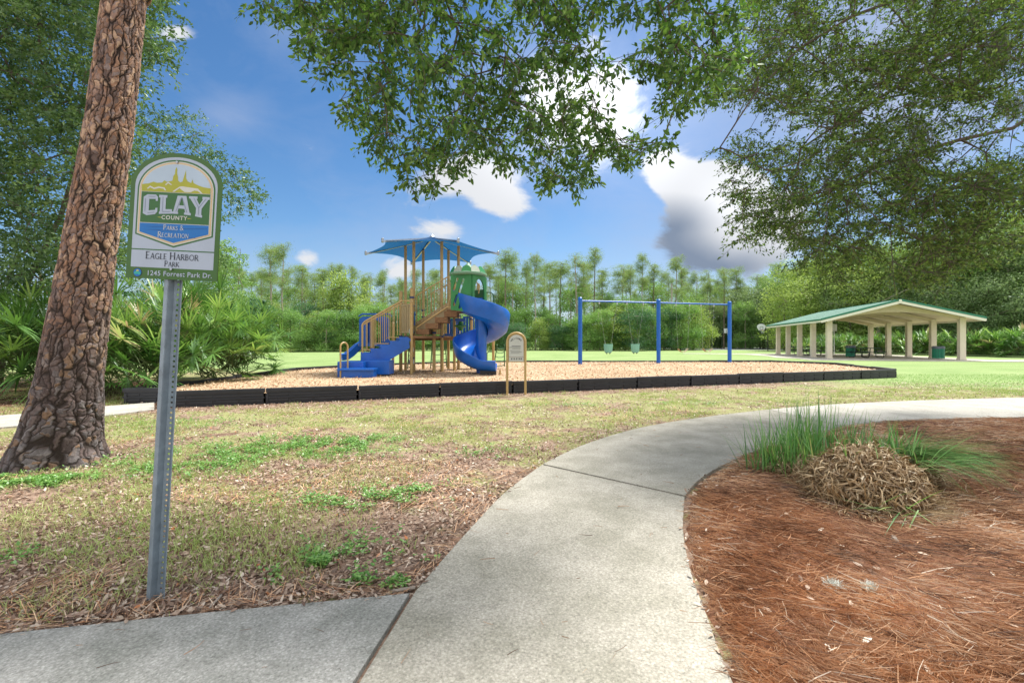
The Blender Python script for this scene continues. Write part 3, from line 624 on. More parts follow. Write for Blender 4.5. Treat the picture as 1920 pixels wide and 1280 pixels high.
# ---- the play structure
def playset():
    T = thing('play_structure', (-2.9, 16.5, MZ), 'large playground structure with tan posts, blue spiral slide, stairs and blue shade roof', 'play structure')
    g0 = MZ-.12
    C = Vector((-2.9, 16.5, 0)); hexa = lambda r, k, z: C + Vector((r*math.cos(R(60*k)), r*math.sin(R(60*k)), z))
    # shade canopy: six fabric panels with scalloped rims, ribs and finials
    ZR, ZA, RR = 4.50, 5.10, 2.33
    V = []
    nn = 10; fab = leafmat('blue_shade_fabric', [(0, (.018, .070, .19)), (1, (.026, .09, .23))], .38, .03)
    for k in range(6):
        a, b = hexa(RR, k, ZR), hexa(RR, k+1, ZR); ap = C+Vector((0, 0, ZA))
        def P(i, j):
            r = i/nn; t = j/nn; e = a.lerp(b, t); mid = 4*t*(1-t)
            p = ap.lerp(e, r*(1-.13*mid*r)); p.z += -.10*mid*r*(1-r)*2 - .05*math.sin(math.pi*r); return p
        for i in range(nn):
            for j in range(nn):
                V += [P(i, j), P(i+1, j), P(i+1, j+1), P(i, j+1)]
    V = np.array(V); o = np_obj('roof_canopy', V, 4, np.tile(np.linspace(0, 1, nn*nn), 6), fab, T, True)
    for k in range(6):
        m = MB(); e = hexa(RR+.07, k, ZR-.03); m.bar(C+Vector((0, 0, ZA-.07)), e, .05, .07); m.lathe(e+Vector((0, 0, -.04)), [(.035, 0), (.045, .02), (.045, .13), (.02, .15)], 8); m.build('roof_rib', STEEL, T)
    m = MB(); m.lathe(C+Vector((0, 0, ZA-.14)), [(.10, 0), (.10, .12), (.03, .2)], 10); m.build('roof_hub', STEEL, T)
    RP = .96
    for k in range(6):
        p = hexa(RP, k, 0); m = MB(); m.tube([(p.x, p.y, g0), (p.x, p.y, ZA-(ZA-ZR)*RP/RR-.10)], .052, 12); po = m.build('post', GOLD, T, True)
        for z in (1.44, 2.2, 2.45)[: (3 if k in (1, 2, 3) else 2)]: m = MB(); m.lathe((p.x, p.y, z), [(.066, 0), (.072, .01), (.072, .05), (.066, .06)], 12); m.build('clamp', NAVY, po, True)
    # extra posts
    def post(px, D, topy, r=.058, clamps=()):
        X = (px-960)/F*D; zt = EYE+(640-topy)/F*D; m = MB(); m.tube([(X, D, g0), (X, D, zt-.02)], r, 12); m.lathe((X, D, zt-.02), [(r+.006, 0), (r+.006, .02), (r*.5, .05)], 12); po = m.build('post', GOLD, T, True)
        for z in clamps:
            m = MB(); m.lathe((X, D, z), [(r+.01, 0), (r+.02, .01), (r+.02, .05), (r+.01, .06)], 12); m.build('clamp', NAVY, po, True)
        return X
    post(751.5, 15.9, 547, .06, (2.6, 1.45)); post(772.5, 15.25, 541, .066, (2.74, 2.45, 1.58, .72)); post(813.8, 15.2, 618, .055, (1.56,)); post(829, 16.0, 606, .055, (1.5,))
    post(884, 16.9, 586, .055, (1.45, 2.1)); post(925, 17.6, 600, .05); post(737, 17.3, 605, .05); post(696, 17.0, 600, .05, (1.6,)); post(700, 16.1, 596, .045)
    # lower deck: hexagon with perforated skirt
    m = MB(); hx = [tuple(hexa(1.0, k, 0))[:2] for k in range(6)]; m.prism(hx, 1.42, 1.49); m.prism(shrink(hx, .07), 1.34, 1.42); m.build('deck', BROWN, T, bevel=.006)
    m = MB(); m.prism([(-3.24, 14.42), (-2.75, 14.62), (-2.4, 14.95), (-2.42, 15.68), (-3.35, 15.68), (-3.5, 15.3)], 1.40, 1.485); m.build('deck', BROWN, T, bevel=.006)
    m = MB(); m.prism([(-2.0, 16.6), (-1.0, 16.6), (-1.0, 17.6), (-2.0, 17.6)], 1.36, 1.46); m.build('deck', GOLDP, T, bevel=.006)
    m = MB(); m.prism([(-2.12, 14.75), (-1.2, 14.75), (-1.2, 15.8), (-2.12, 15.8)], 2.26, 2.34); m.build('deck', BROWN, T, bevel=.006)
    for px, D in ((852, 15.8), (897, 15.75)):
        X = (px-960)/F*D; m = MB(); m.tube([(X, D, g0), (X, D, 3.3)], .05, 10); m.build('post', GOLD, T, True)
    # railing helper
    def rail(p, q, h0, h1, nb, name='handrail', r=.02, post_ends=True):
        """sloped railing between floor points p and q"""
        p, q = Vector(p), Vector(q); m = MB(); a0, a1 = p+Vector((0, 0, h1)), q+Vector((0, 0, h1)); b0, b1 = p+Vector((0, 0, h0)), q+Vector((0, 0, h0))
        m.tube([b0, p+Vector((0, 0, h1-.06)), a0+(a1-a0).normalized()*.05, a1], r, 8); m.tube([b0, b1], r*.8, 8); m.tube([b1, a1], r, 8)
        for i in range(1, nb): t = i/nb; m.tube([b0.lerp(b1, t), a0.lerp(a1, t)], r*.62, 6, False)
        return m.build(name, GOLD, T, True)
    # upper stairs to the slide tower (brown steps, tan stringers)
    st = MB()
    for i in range(4):
        c = at(795+17.3*i, 622.5-11*i, 15.0); st.box((c.x, 15.05, c.z), (.42, .66, .185))
    st.build('stair_step', BROWN, T, bevel=.012)
    s0, s1 = at(781, 612, 15.45), at(846, 572, 15.45)
    m = MB(); a = at(779, 628, 15.45); b = at(848, 585, 15.45)
    m.add([a, b, b+Vector((0, 0, .42)), a+Vector((0, 0, .42)), a+Vector((0, .04, 0)), b+Vector((0, .04, 0)), b+Vector((0, .04, .42)), a+Vector((0, .04, .42))], [(0, 1, 2, 3), (7, 6, 5, 4), (0, 4, 5, 1), (1, 5, 6, 2), (2, 6, 7, 3), (3, 7, 4, 0)]); m.build('stringer', GOLDP, T)
    q0, q1 = at(781, 610, 15.4), at(842, 574, 15.4); rail(q0, q1, 0, 1.02, 9)
    m = MB(); m.tube([at(842, 517, 15.4), at(847, 516, 15.3), at(845, 560, 15.3)], .02, 8); m.build('handrail', GOLD, T, True)
    q0, q1 = at(781.5, 620, 14.72), at(841, 576, 14.72); m = MB(); m.tube([q0, q0+Vector((0, 0, .12)), q1+Vector((-.05, 0, .0)), q1+Vector((.12, 0, 0)), q1+Vector((.14, 0, -.1))], .02, 8); m.build('handrail', GOLD, T, True)
    q0, q1 = at(809, 590, 15.9), at(845, 571, 15.9); rail(q0, q1, 0, .75, 7)
    # tan slatted barrier left of the deck
    def slat_panel(p, q, z0, z1, n, mat, name='barrier_panel'):
        p, q = Vector((*p, 0)), Vector((*q, 0)); m = MB(); m.bar(p+Vector((0, 0, z0)), q+Vector((0, 0, z0)), .05, .06); m.bar(p+Vector((0, 0, z1)), q+Vector((0, 0, z1)), .05, .06)
        for i in range(n):
            t = (i+.5)/n; c = p.lerp(q, t); w = (q-p).length/n*.72; d = (q-p).normalized(); m.add(*_slat(c, d, w, z0, z1))
        return m.build(name, mat, T)
    def _slat(c, d, w, z0, z1, th=.03):
        s = Vector((-d.y, d.x, 0))*th*.5; a, b = c-d*w/2, c+d*w/2
        vs = [a-s+Vector((0, 0, z0)), b-s+Vector((0, 0, z0)), b+s+Vector((0, 0, z0)), a+s+Vector((0, 0, z0)), a-s+Vector((0, 0, z1)), b-s+Vector((0, 0, z1)), b+s+Vector((0, 0, z1)), a+s+Vector((0, 0, z1))]
        return vs, [(3, 2, 1, 0), (4, 5, 6, 7), (0, 1, 5, 4), (1, 2, 6, 5), (2, 3, 7, 6), (3, 0, 4, 7)]
    slat_panel(at(753, 600, 15.8)[:2], at(770, 600, 15.35)[:2], 1.62, 2.55, 5, GOLDP)
    slat_panel(at(812, 600, 17.2)[:2], at(838, 600, 17.2)[:2], 1.6, 2.25, 6, GOLD)
    slat_panel(at(838, 600, 16.35)[:2], at(867, 600, 16.2)[:2], 1.52, 2.08, 6, BLUE)
    slat_panel(at(868, 600, 17.0)[:2], at(900, 600, 17.0)[:2], 1.58, 2.2, 6, BLUE)
    m = MB(); m.box(at(848, 628, 16.2), (.52, .22, .10)); m.build('seat_ledge', BLUE, T, bevel=.02)
    # blue lower stairs
    A, B = at(680, 662, 13.95), at(768, 626, 14.42); A.z, B.z = .86, 1.47
    d = (B-A); d.z = 0; run = d.length; d.normalize(); nrmv = Vector((d.y, -d.x, 0)); W = .92; n = 5
    for i in range(n):
        t0 = i/n; z = .86+(1.47-.86)*(i+.6)/n; c = A+d*(run*(i+.5)/n)-nrmv*W*.5; m = MB(); m.bar(c-d*(run/n*.62)+Vector((0, 0, z-c.z-.07)), c+d*(run/n*.62)+Vector((0, 0, z-c.z-.07)), W, .10); so = m.build('stair_step', BLUE, T, bevel=.015)
    for sgn in (0, 1):
        off = -nrmv*(W*sgn)+nrmv*(.03 if not sgn else -.03); pts = []
        top = []; bot = []
        for i in range(n):
            z = .86+(1.47-.86)*(i+.6)/n+.02; top += [(i/n*run-.04, z), ((i+1)/n*run-.04, z)]
        prof = top+[(run, 1.10), (.30, .42), (-.05, .42)]
        vs = []; th = .05
        for s_ in (-th/2, th/2):
            for u, z in prof: vs.append(Vector((A.x, A.y, 0))+d*u+off+nrmv*s_+Vector((0, 0, z)))
        k = len(prof); m = MB(); m.add(vs, [tuple(range(k)), tuple(range(k, 2*k))[::-1]]+[(i, k+i, k+(i+1) % k, (i+1) % k) for i in range(k)]); m.build('stair_side', BLUE, T, bevel=.008)
        a0 = Vector((A.x, A.y, .92))+off+d*.0; a1 = Vector((B.x, B.y, 1.50))+off-d*.25
        p = a0.copy(); q = a1.copy(); mm = MB(); h = 1.0
        tp0, tp1 = p+Vector((0, 0, h)), q+Vector((0, 0, h+.08)); lo = Vector((0, 0, .10))
        mm.tube([p+Vector((0, 0, -.1)), p+Vector((0, 0, h-.07)), tp0+d*.07, tp1, tp1+d*.26], .022, 8)
        mm.tube([tp0+Vector((0, 0, -.09))+d*.03, tp1+Vector((0, 0, -.09))], .014, 6)
        for i in range(1, 9):
            t = i/9; step = math.floor(t*3)/3; mm.tube([p.lerp(q, t)+Vector((0, 0, .06-(t-step)*.0)), tp0.lerp(tp1, t)+Vector((0, 0, -.03))], .013, 6, False)
        for i in range(3):
            pa = p.lerp(q, i/3); pb = p.lerp(q, (i+1)/3); z = pa.z+.12; mm.tube([(pa.x, pa.y, z), (pb.x, pb.y, z)], .013, 6, False)
        mm.build('handrail', GOLD, T, True)
    # transfer platform and grab rail
    m = MB(); x0, x1 = -5.12, -4.35; m.box(((x0+x1)/2, 13.75, .46), (x1-x0, .85, .50)); m.box((-4.05, 13.9, .52), (.75, .6, .42)); m.build('transfer_platform', BLUE, T, bevel=.03)
    m = MB(); m.box((-4.45, 13.18, .30), (.98, .34, .36)); m.box((-4.45, 13.14, .50), (1.04, .44, .06)); m.build('stair_step', BLUE, T, bevel=.025)
    m = MB(); pts = [(-4.9, 13.0, .1), (-4.9, 13.0, 1.15)]+[(-4.9+.06*(1-math.cos(a)), 13.0+.12*(1-math.cos(a)), 1.15+.12*math.sin(a)) for a in np.linspace(.3, math.pi-.3, 6)]+[(-4.78, 13.24, 1.15), (-4.78, 13.24, .1)]; m.tube(pts, .024, 8); m.build('grab_rail', GOLD, T, True)
    # side walls of the stair landing, bolts and hardware
    slat_panel((-3.30, 15.25), (-3.22, 14.5), 1.55, 2.45, 4, GOLDP)
    m = MB(); m.tube([(-3.20, 14.48, g0), (-3.20, 14.48, 2.55)], .05, 12); m.lathe((-3.20, 14.48, 2.53), [(.056, 0), (.056, .02), (.03, .05)], 12); m.build('post', GOLD, T, True)
    # left tower: blue arch panel with green posts, small slide
    mw = frame((-5.02, 16.6, 1.75), (1, 0, 0), (0, 0, 1))
    arch = [(-.26, -.5)]+[(-.26*math.cos(a), .08+.26*math.sin(a)) for a in np.linspace(0, math.pi, 14)]+[(.26, -.5)]
    plate([(-.55, -.62), (.55, -.62), (.55, .36), (.42, .46), (-.42, .46), (-.55, .36)], [arch], .05, mw, 'arch_panel', BLUE, T)
    m = MB(); m.box((-5.02, 17.1, 1.18), (1.15, 1.0, .08)); m.build('deck', GOLDP, T, bevel=.006)
    m = MB(); m.tube([(-5.62, 16.7, 2.22), (-5.5, 16.7, 2.30), (-4.5, 16.7, 2.30), (-4.42, 16.7, 2.22)], .03, 8); m.build('panel_trim', BLUE, T, True)
    for px in (684, 716):
        m = MB(); c = at(px, 622, 16.9); m.box(c, (.12, .05, 1.0)); m.build('side_panel', GREENP, T, bevel=.01)
    m = MB(); m.box(at(693, 620, 16.8), (.26, .05, .92)); m.build('side_panel', BLUE, T, bevel=.02)
    m = MB(); m.lathe(at(710, 697, 15.2)+Vector((0, 0, -.3)), [(.17, 0), (.16, .2), (.14, .5), (.17, .62)], 16); m.build('climber_base', GREENP, T, True)
    def chute(path, name, hw=.26, wall=.2, mat=BLUE):
        vs = []; fs = []; prof = [(-hw-.03, wall), (-hw, wall+.02), (-hw+.03, wall), (-hw+.06, .03), (0, 0), (hw-.06, .03), (hw-.03, wall), (hw, wall+.02), (hw+.03, wall), (hw, -.03), (-hw, -.03)]; k = len(prof)
        for i, p in enumerate(path):
            t = (Vector(path[min(i+1, len(path)-1)])-Vector(path[max(i-1, 0)])).normalized(); s = t.cross(Vector((0, 0, 1))).normalized(); u = s.cross(t)
            for a, b in prof: vs.append(Vector(p)+s*a+u*b)
        for i in range(len(path)-1):
            for j in range(k): fs.append((i*k+j, i*k+(j+1) % k, (i+1)*k+(j+1) % k, (i+1)*k+j))
        fs.append(tuple(range(k))[::-1]); fs.append(tuple((len(path)-1)*k+j for j in range(k)))
        m = MB(); m.add(vs, fs); return m.build(name, mat, T, True)
    chute([(-5.3, 17.25, 1.24), (-5.55, 17.2, 1.18), (-5.75, 17.1, 1.02), (-5.95, 17.0, .80), (-6.12, 16.9, .66), (-6.3, 16.8, .63)], 'slide')
    # spiral slide
    ax = Vector((-.99, 14.75, 0)); a0, a1, z0, z1 = 196, 628, 2.40, .50; ns = 96
    vs = []; fs = []; prof = [(.17, .20), (.20, .23), (.24, .18), (.30, .03), (.52, -.02), (.70, .03), (.80, .16), (.85, .42), (.87, .52), (.91, .54), (.93, .50), (.90, .22), (.84, .0), (.70, -.10), (.45, -.10), (.22, -.04)]; k = len(prof)
    for i in range(ns+1):
        t = i/ns; a = R(a0+(a1-a0)*t); zz = z0+(z1-z0)*(t*1.04-.04*t*t if t < .9 else t); fl = 1.0
        hf = 1-.55*max(0, (t-.80)/.2)
        for r, h in prof:
            hh = h if h < .05 else .05+(h-.05)*(1.0 if t > .04 else 1.)*hf; vs.append(ax+Vector((r*math.cos(a), r*math.sin(a), zz+hh)))
    # straight run out towards the right
    a = R(a1); tdir = Vector((-math.sin(a), math.cos(a), 0))
    for e in (.16, .34, .52):
        for r, h in prof:
            hh = (h if h < .05 else .05+(h-.05)*.36); vs.append(ax+Vector((r*math.cos(a), r*math.sin(a), z1+hh-.03*e))+tdir*e)
    nr = ns+1+3
    for i in range(nr-1):
        for j in range(k): fs.append((i*k+j, i*k+(j+1) % k, (i+1)*k+(j+1) % k, (i+1)*k+j))
    fs.append(tuple(range(k))[::-1]); fs.append(tuple((nr-1)*k+j for j in range(k)))
    m = MB(); m.add(vs, fs); sl_ = m.build('spiral_slide', BLUE, T, True)
    m = MB(); m.tube([(ax.x, ax.y, g0), (ax.x, ax.y, 2.7)], .17, 16); m.build('slide_pole', BLUE, sl_, True)
    m = MB(); m.box((ax.x+.25, ax.y-.55, .33), (.5, .3, .16)); m.build('slide_foot', BLACKM, sl_, bevel=.02)
    m = MB(); m.tube([(ax.x+.62, ax.y-.62, .1), (ax.x+.62, ax.y-.62, .42)], .03, 8); m.build('slide_leg', GOLD, sl_, True)
    # green slide hood: slotted front, arched side, scalloped crown and cone
    cx, cy = -1.56, 14.45; z0, z1 = 2.22, 3.42
    def slot(cx_, cy_, l, w, an):
        o_ = []; 
        for s_, c0 in ((1, 0), (-1, math.pi)):
            for a in np.linspace(-math.pi/2, math.pi/2, 6):
                o_.append((s_*l/2*1+math.cos(a+c0)*w, math.sin(a+c0)*w))
        return [(cx_+x*math.cos(an)-y*math.sin(an), cy_+x*math.sin(an)+y*math.cos(an)) for x, y in o_]
    p0, p1, p2, p3 = Vector((-1.90, 14.20, z0)), Vector((-1.24, 14.05, z0)), Vector((-.83, 14.55, z0)), Vector((-1.35, 15.1, z0))
    w = (p1-p0).length; fr = frame(p0, p1-p0, (0, 0, 1)); an = R(72)
    H = z1-z0
    plate([(0, .06), (w*.84, 0), (w*1.0, .5), (w, H), (0, H)], [slot(.15, .86, .36, .04, an), slot(.34, .80, .42, .04, an), slot(.15, .36, .30, .04, an), slot(.34, .30, .36, .04, an)], .05, fr, 'hood_panel', GREENP, T)
    w2 = (p2-p1).length; fr2 = frame(p1, p2-p1, (0, 0, 1)); ar = [(.10, .02)]+[(w2*.5-(w2*.5-.10)*math.cos(a), .62+.42*math.sin(a)) for a in np.linspace(0, math.pi, 14)]+[(w2-.10, .02)]
    plate([(0, -.02), (w2, -.02), (w2, H-.12), (w2*.8, H), (0, H)], [ar], .05, fr2, 'hood_panel', GREENP, T)
    w3 = (p3-p2).length; plate([(0, 0), (w3, 0), (w3, .75), (0, .75)], [], .05, frame(p2, p3-p2, (0, 0, 1)), 'hood_panel', GREENP, T)
    m = MB(); m.tube([(-1.05, 14.3, 2.8), (-1.02, 14.35, 3.05), (-1.15, 14.25, 3.2)], .02, 6); m.build('hood_bar', GOLD, T, True)
    cc = Vector((-1.40, 14.5, z1-.02)); m = MB(); m.lathe(cc, [(.56, -.03), (.60, 0), (.60, .05), (.55, .07)], 20); m.build('crown_ring', simple('pale_green_plastic', (.17, .32, .21), .5, .06, 5, .02, 60), T, True)
    for par in (0, 1):
        n = 12
        for i in range(par, n, 2):
            m = MB()
            a = 2*math.pi*i/n; pts = [(-.145, 0), (.145, 0)]+[(.145*math.cos(q), .06+.145*math.sin(q)) for q in np.linspace(0, math.pi, 8)]
            base = cc+Vector((.57*math.cos(a), .57*math.sin(a), .05)); tv = Vector((-math.sin(a), math.cos(a), 0)); nv = Vector((math.cos(a), math.sin(a), 0))
            vs = [base+tv*x+Vector((0, 0, y))-nv*(y*.45+th) for th in (0, .03) for x, y in pts]; kk = len(pts)
            m.add(vs, [tuple(range(kk)), tuple(range(kk, 2*kk))[::-1]]+[(j, kk+j, kk+(j+1) % kk, (j+1) % kk) for j in range(kk)])
            m.build('crown_scallop', GREENP if par else simple('stone_plastic', (.30, .35, .27), .5, .06, 5, .02, 60), T)
    m = MB(); m.lathe(cc, [(.46, .05), (.34, .12), (.16, .25), (.03, .40), (.0, .40)], 8); m.build('crown_cone', simple('pale_green_plastic', (.17, .32, .21), .5, .06, 5, .02, 60), T)
    # climbers behind and small play parts
    def ladder(px0, px1, ytop, ybot, D, mat, nr_=5, arch=False):
        a, b = at(px0, ybot, D), at(px1, ybot, D+.3); a.z = b.z = g0; zt = EYE+(640-ytop)/F*D; m = MB(); k = .15 if arch else 0
        a2, b2 = Vector((a.x+.18, a.y-.5, zt)), Vector((b.x-.0, b.y-.5, zt)); m.tube([a, a2], .022, 8); m.tube([b, b2], .022, 8)
        for i in range(1, nr_+1):
            t = i/(nr_+.6); p, q = a.lerp(a2, t), b.lerp(b2, t); m.tube([p, p.lerp(q, .3)-Vector((0, 0, .05)), p.lerp(q, .7)-Vector((0, 0, .05)), q], .016, 6)
        m.build('climber', mat, T, True)
    ladder(807, 838, 634, 683, 18.0, DKGREEN); ladder(925, 946, 646, 680, 19.0, DKGREEN); ladder(764, 779, 648, 688, 17.6, DKGREEN, 4)
    m = MB(); m.tube([at(905, 548, 17.6), at(920, 548, 17.6), at(925, 552, 17.6), at(926.5, 572, 17.6)], .025, 8); m.build('grab_rail', DKGREEN, T, True); m = MB(); m.tube([at(913, 683, 18), at(913, 662, 18), at(916, 659, 18), at(927, 659, 18)], .02, 8); m.build('grab_rail', DKGREEN, T, True)
    for zy, mat, r, hh in ((606, GREENP, .20, .30), (633, GOLDP, .22, .26)):
        c = at(863.5, zy, 15.6); m = MB(); m.lathe(c+Vector((0, 0, -hh*.5)), [(.05, -.10), (.09, -.02), (r, .05), (r, .08), (.07, .12), (.05, hh*.8), (.07, hh), (.0, hh)], 16); m.build('funnel', mat, T, True)
    m = MB(); c = at(863.5, 590, 15.6); m.tube([c, c+Vector((0, 0, -1.1))], .015, 6); m.build('funnel_rod', STEEL, T, True)
    m = MB(); c = at(863.5, 600, 15.6); m.box(c, (.34, .3, .1)); m.build('funnel_tray', BLUE, T, bevel=.02)
    for z, r in ((1.55, .075), (.95, .07), (.55, .085)): m = MB(); m.lathe((at(772.5, 600, 15.25).x, 15.18, z), [(r, 0), (r+.01, .02), (r+.01, .14), (r-.01, .16)], 12); m.build('speaking_tube', WHITEP, T, True)
    m = MB(); m.tube([at(777.5, 584, 15.0), at(777.5, 610, 15.0)], .02, 6); m.build('pipe', BLUEM, T, True)
playset()

# ---- swing set: three posts and the beam are one thing, each swing hanging on it another
def swings():
    PA, PB, PC = Vector((3.13, 20.9, 0)), Vector((7.05, 21.9, 0)), Vector((11.02, 23.05, 0)); HB = 3.18
    T = thing('swing_set', PB+Vector((0, 0, MZ)), 'blue steel swing frame of three posts and a top beam', 'swing set')
    for p in (PA, PB, PC):
        m = MB(); m.tube([(p.x, p.y, .1), (p.x, p.y, HB+.09)], .095, 16); m.lathe((p.x, p.y, HB+.09), [(.10, 0), (.10, .02), (.06, .06)], 16); m.build('post', BLUEM, T, True)
    for a, b in ((PA, PB), (PB, PC)):
        m = MB(); m.tube([a+Vector((0, 0, HB-.02)), b+Vector((0, 0, HB-.02))], .038, 12); m.build('top_beam', BLUEM, T, True)
    HC = simple('pale_green_bucket', (.17, .42, .32), .5, .1, 4, .05, 60); TANB = simple('belt_rubber', (.33, .26, .15), .6, .15, 6, .05, 60); CH = simple('chain_steel', (.50, .51, .50), .4, .1, 20, 0, metal=.5)
    def chain(m, p, q, r=.0024):
        p, q = Vector(p), Vector(q); n = int((q-p).length/.07)
        for i in range(n): m.bar(p.lerp(q, i/n), p.lerp(q, (i+.92)/n), r*2.4 if i % 2 else r*1.2, r*1.2 if i % 2 else r*2.4)
    d1 = (PB-PA).normalized(); d2 = (PC-PB).normalized()
    spec = [(PA, PB, .235, .46, 'bucket', 'pale green bucket swing hanging nearest the left blue post'), (PA, PB, .585, .80, 'bucket', 'pale green bucket swing hanging just left of the middle blue post'),
            (PB, PC, .235, .425, 'belt', 'tan belt swing hanging just right of the middle blue post'), (PB, PC, .585, .77, 'belt', 'tan belt swing hanging nearest the right blue post')]
    for a, b, t0, t1, kind, lab in spec:
        p, q = a.lerp(b, t0), a.lerp(b, t1); mid = (p+q)/2; d = (b-a).normalized(); z = .90 if kind == 'bucket' else .80; s = Vector((-d.y, d.x, 0))
        S = thing('bucket_swing' if kind == 'bucket' else 'belt_swing', (mid.x, mid.y, z), lab, 'swing', 'swings hanging from the blue frame')
        hw = .17 if kind == 'bucket' else .27
        for pp, sg in ((p, -1), (q, 1)):
            m = MB(); e = mid+d*sg*hw+Vector((0, 0, z+(.42 if kind == 'bucket' else .16))); m.tube([(pp.x, pp.y, HB-.05), (pp.x, pp.y, HB-.14)], .03, 8); chain(m, (pp.x, pp.y, HB-.12), e)
            if kind == 'bucket': chain(m, e, mid+d*sg*hw+s*.1+Vector((0, 0, z+.26))); chain(m, e, mid+d*sg*hw-s*.1+Vector((0, 0, z+.26)))
            m.build('chain', CH, S)
        if kind == 'bucket':
            m = MB(); c = mid+Vector((0, 0, z)); vs = []; n = 20; prof = [(.13, -.10), (.17, .0), (.185, .16), (.19, .28), (.205, .28), (.20, .15), (.19, -.02), (.14, -.13)]
            for r, h in prof:
                for k in range(n):
                    an = 2*math.pi*k/n; vs.append(c+d*(r*1.05*math.cos(an))+s*(r*.8*math.sin(an))+Vector((0, 0, h)))
            fs = [(i*n+k, i*n+(k+1) % n, (i+1)*n+(k+1) % n, (i+1)*n+k) for i in range(len(prof)-1) for k in range(n)]
            fs.append(tuple(range(n))[::-1]); m.add(vs, fs); m.build('seat', HC, S, True)
            m = MB()
            for sg in (-1, 1): m.tube([c+d*sg*.18+Vector((0, 0, .18)), c+d*sg*.15+Vector((0, 0, -.08)), c+d*sg*.06+Vector((0, 0, -.17))], .028, 8)
            m.build('leg_strap', BLACKP, S, True)
        else:
            m = MB(); vs = []; n = 16
            for i in range(n+1):
                t = i/n*2-1; x = t*hw; zz = z+.16*abs(t)**2.2-.02; c = mid+d*x
                for sw, th in ((-.075, 0), (.075, 0), (.075, .014), (-.075, .014)): vs.append((c.x+s.x*sw, c.y+s.y*sw, zz+th))
            fs = [(i*4+j, i*4+(j+1) % 4, (i+1)*4+(j+1) % 4, (i+1)*4+j) for i in range(n) for j in range(4)]; m.add(vs, fs); m.build('seat', TANB, S, True)
swings()

# ---- lettering: drawn serif capitals (thick and thin strokes)
def arc(cx, cy, rx, ry, a0, a1, n=9): return [(cx+rx*math.cos(R(a0+(a1-a0)*i/n)), cy+ry*math.sin(R(a0+(a1-a0)*i/n))) for i in range(n+1)]
TK, TN = .13, .065
GL = {'E': (.58, [([(.1, 0), (.1, 1)], TK), ([(.1, .97), (.52, .97)], TN), ([(.1, .5), (.42, .5)], TN), ([(.1, .03), (.55, .03)], TN)], [(.1, 0), (.1, 1)]),
 'A': (.74, [([(.06, 0), (.37, 1)], TN), ([(.37, 1), (.68, 0)], TK), ([(.16, .32), (.56, .32)], TN)], [(.06, 0), (.68, 0)]),
 'G': (.80, [(arc(.43, .5, .36, .48, 45, 315, 16), .1), ([(.70, .10), (.70, .42)], TK), ([(.52, .42), (.78, .42)], TN)], []),
 'L': (.56, [([(.12, 0), (.12, 1)], TK), ([(.12, .03), (.54, .03)], TN)], [(.12, 0), (.12, 1)]),
 'H': (.82, [([(.12, 0), (.12, 1)], TK), ([(.68, 0), (.68, 1)], TK), ([(.12, .5), (.68, .5)], TN)], [(.12, 0), (.12, 1), (.68, 0), (.68, 1)]),
 'R': (.70, [([(.12, 0), (.12, 1)], TK), ([(.12, .97), (.34, .97)]+arc(.34, .74, .22, .23, 90, -90)+[(.12, .51)], TN+.02), ([(.32, .51), (.66, 0)], TK)], [(.12, 0), (.12, 1), (.66, 0)]),
 'B': (.66, [([(.12, 0), (.12, 1)], TK), ([(.12, .97), (.3, .97)]+arc(.3, .75, .2, .22, 90, -90)+[(.12, .53)], TN+.02), ([(.3, .53)]+arc(.32, .28, .24, .25, 90, -90)+[(.12, .03)], TN+.03)], [(.12, 0), (.12, 1)]),
 'O': (.86, [(arc(.43, .5, .37, .48, 0, 360, 24), .095)], []),
 'P': (.62, [([(.12, 0), (.12, 1)], TK), ([(.12, .97), (.32, .97)]+arc(.32, .72, .22, .25, 90, -90)+[(.12, .47)], TN+.02)], [(.12, 0), (.12, 1)]),
 'K': (.72, [([(.12, 0), (.12, 1)], TK), ([(.62, 1), (.14, .45)], TN), ([(.26, .58), (.68, 0)], TK)], [(.12, 0), (.12, 1), (.62, 1), (.68, 0)]),
 'S': (.52, [(arc(.26, .74, .18, .23, 30, 270, 10)+arc(.26, .26, .2, .24, 90, -150, 10), .095)], []),
 'C': (.74, [(arc(.42, .5, .35, .48, 48, 312, 16), .1)], []),
 'T': (.66, [([(.33, 0), (.33, 1)], TK), ([(.04, .97), (.62, .97)], TN)], [(.33, 0)]),
 'I': (.28, [([(.14, 0), (.14, 1)], TK)], [(.14, 0), (.14, 1)]),
 'N': (.82, [([(.12, 0), (.12, 1)], TN), ([(.12, 1), (.70, 0)], TK), ([(.70, 0), (.70, 1)], TN)], [(.12, 0), (.12, 1), (.70, 1)]),
 '&': (.80, [([(.74, 0), (.22, .68)]+arc(.34, .80, .15, .17, 200, -30, 8)+[(.12, .30)]+arc(.30, .24, .22, .22, 160, 330, 8)+[(.66, .48)], .085)], []), ' ': (.34, [], [])}
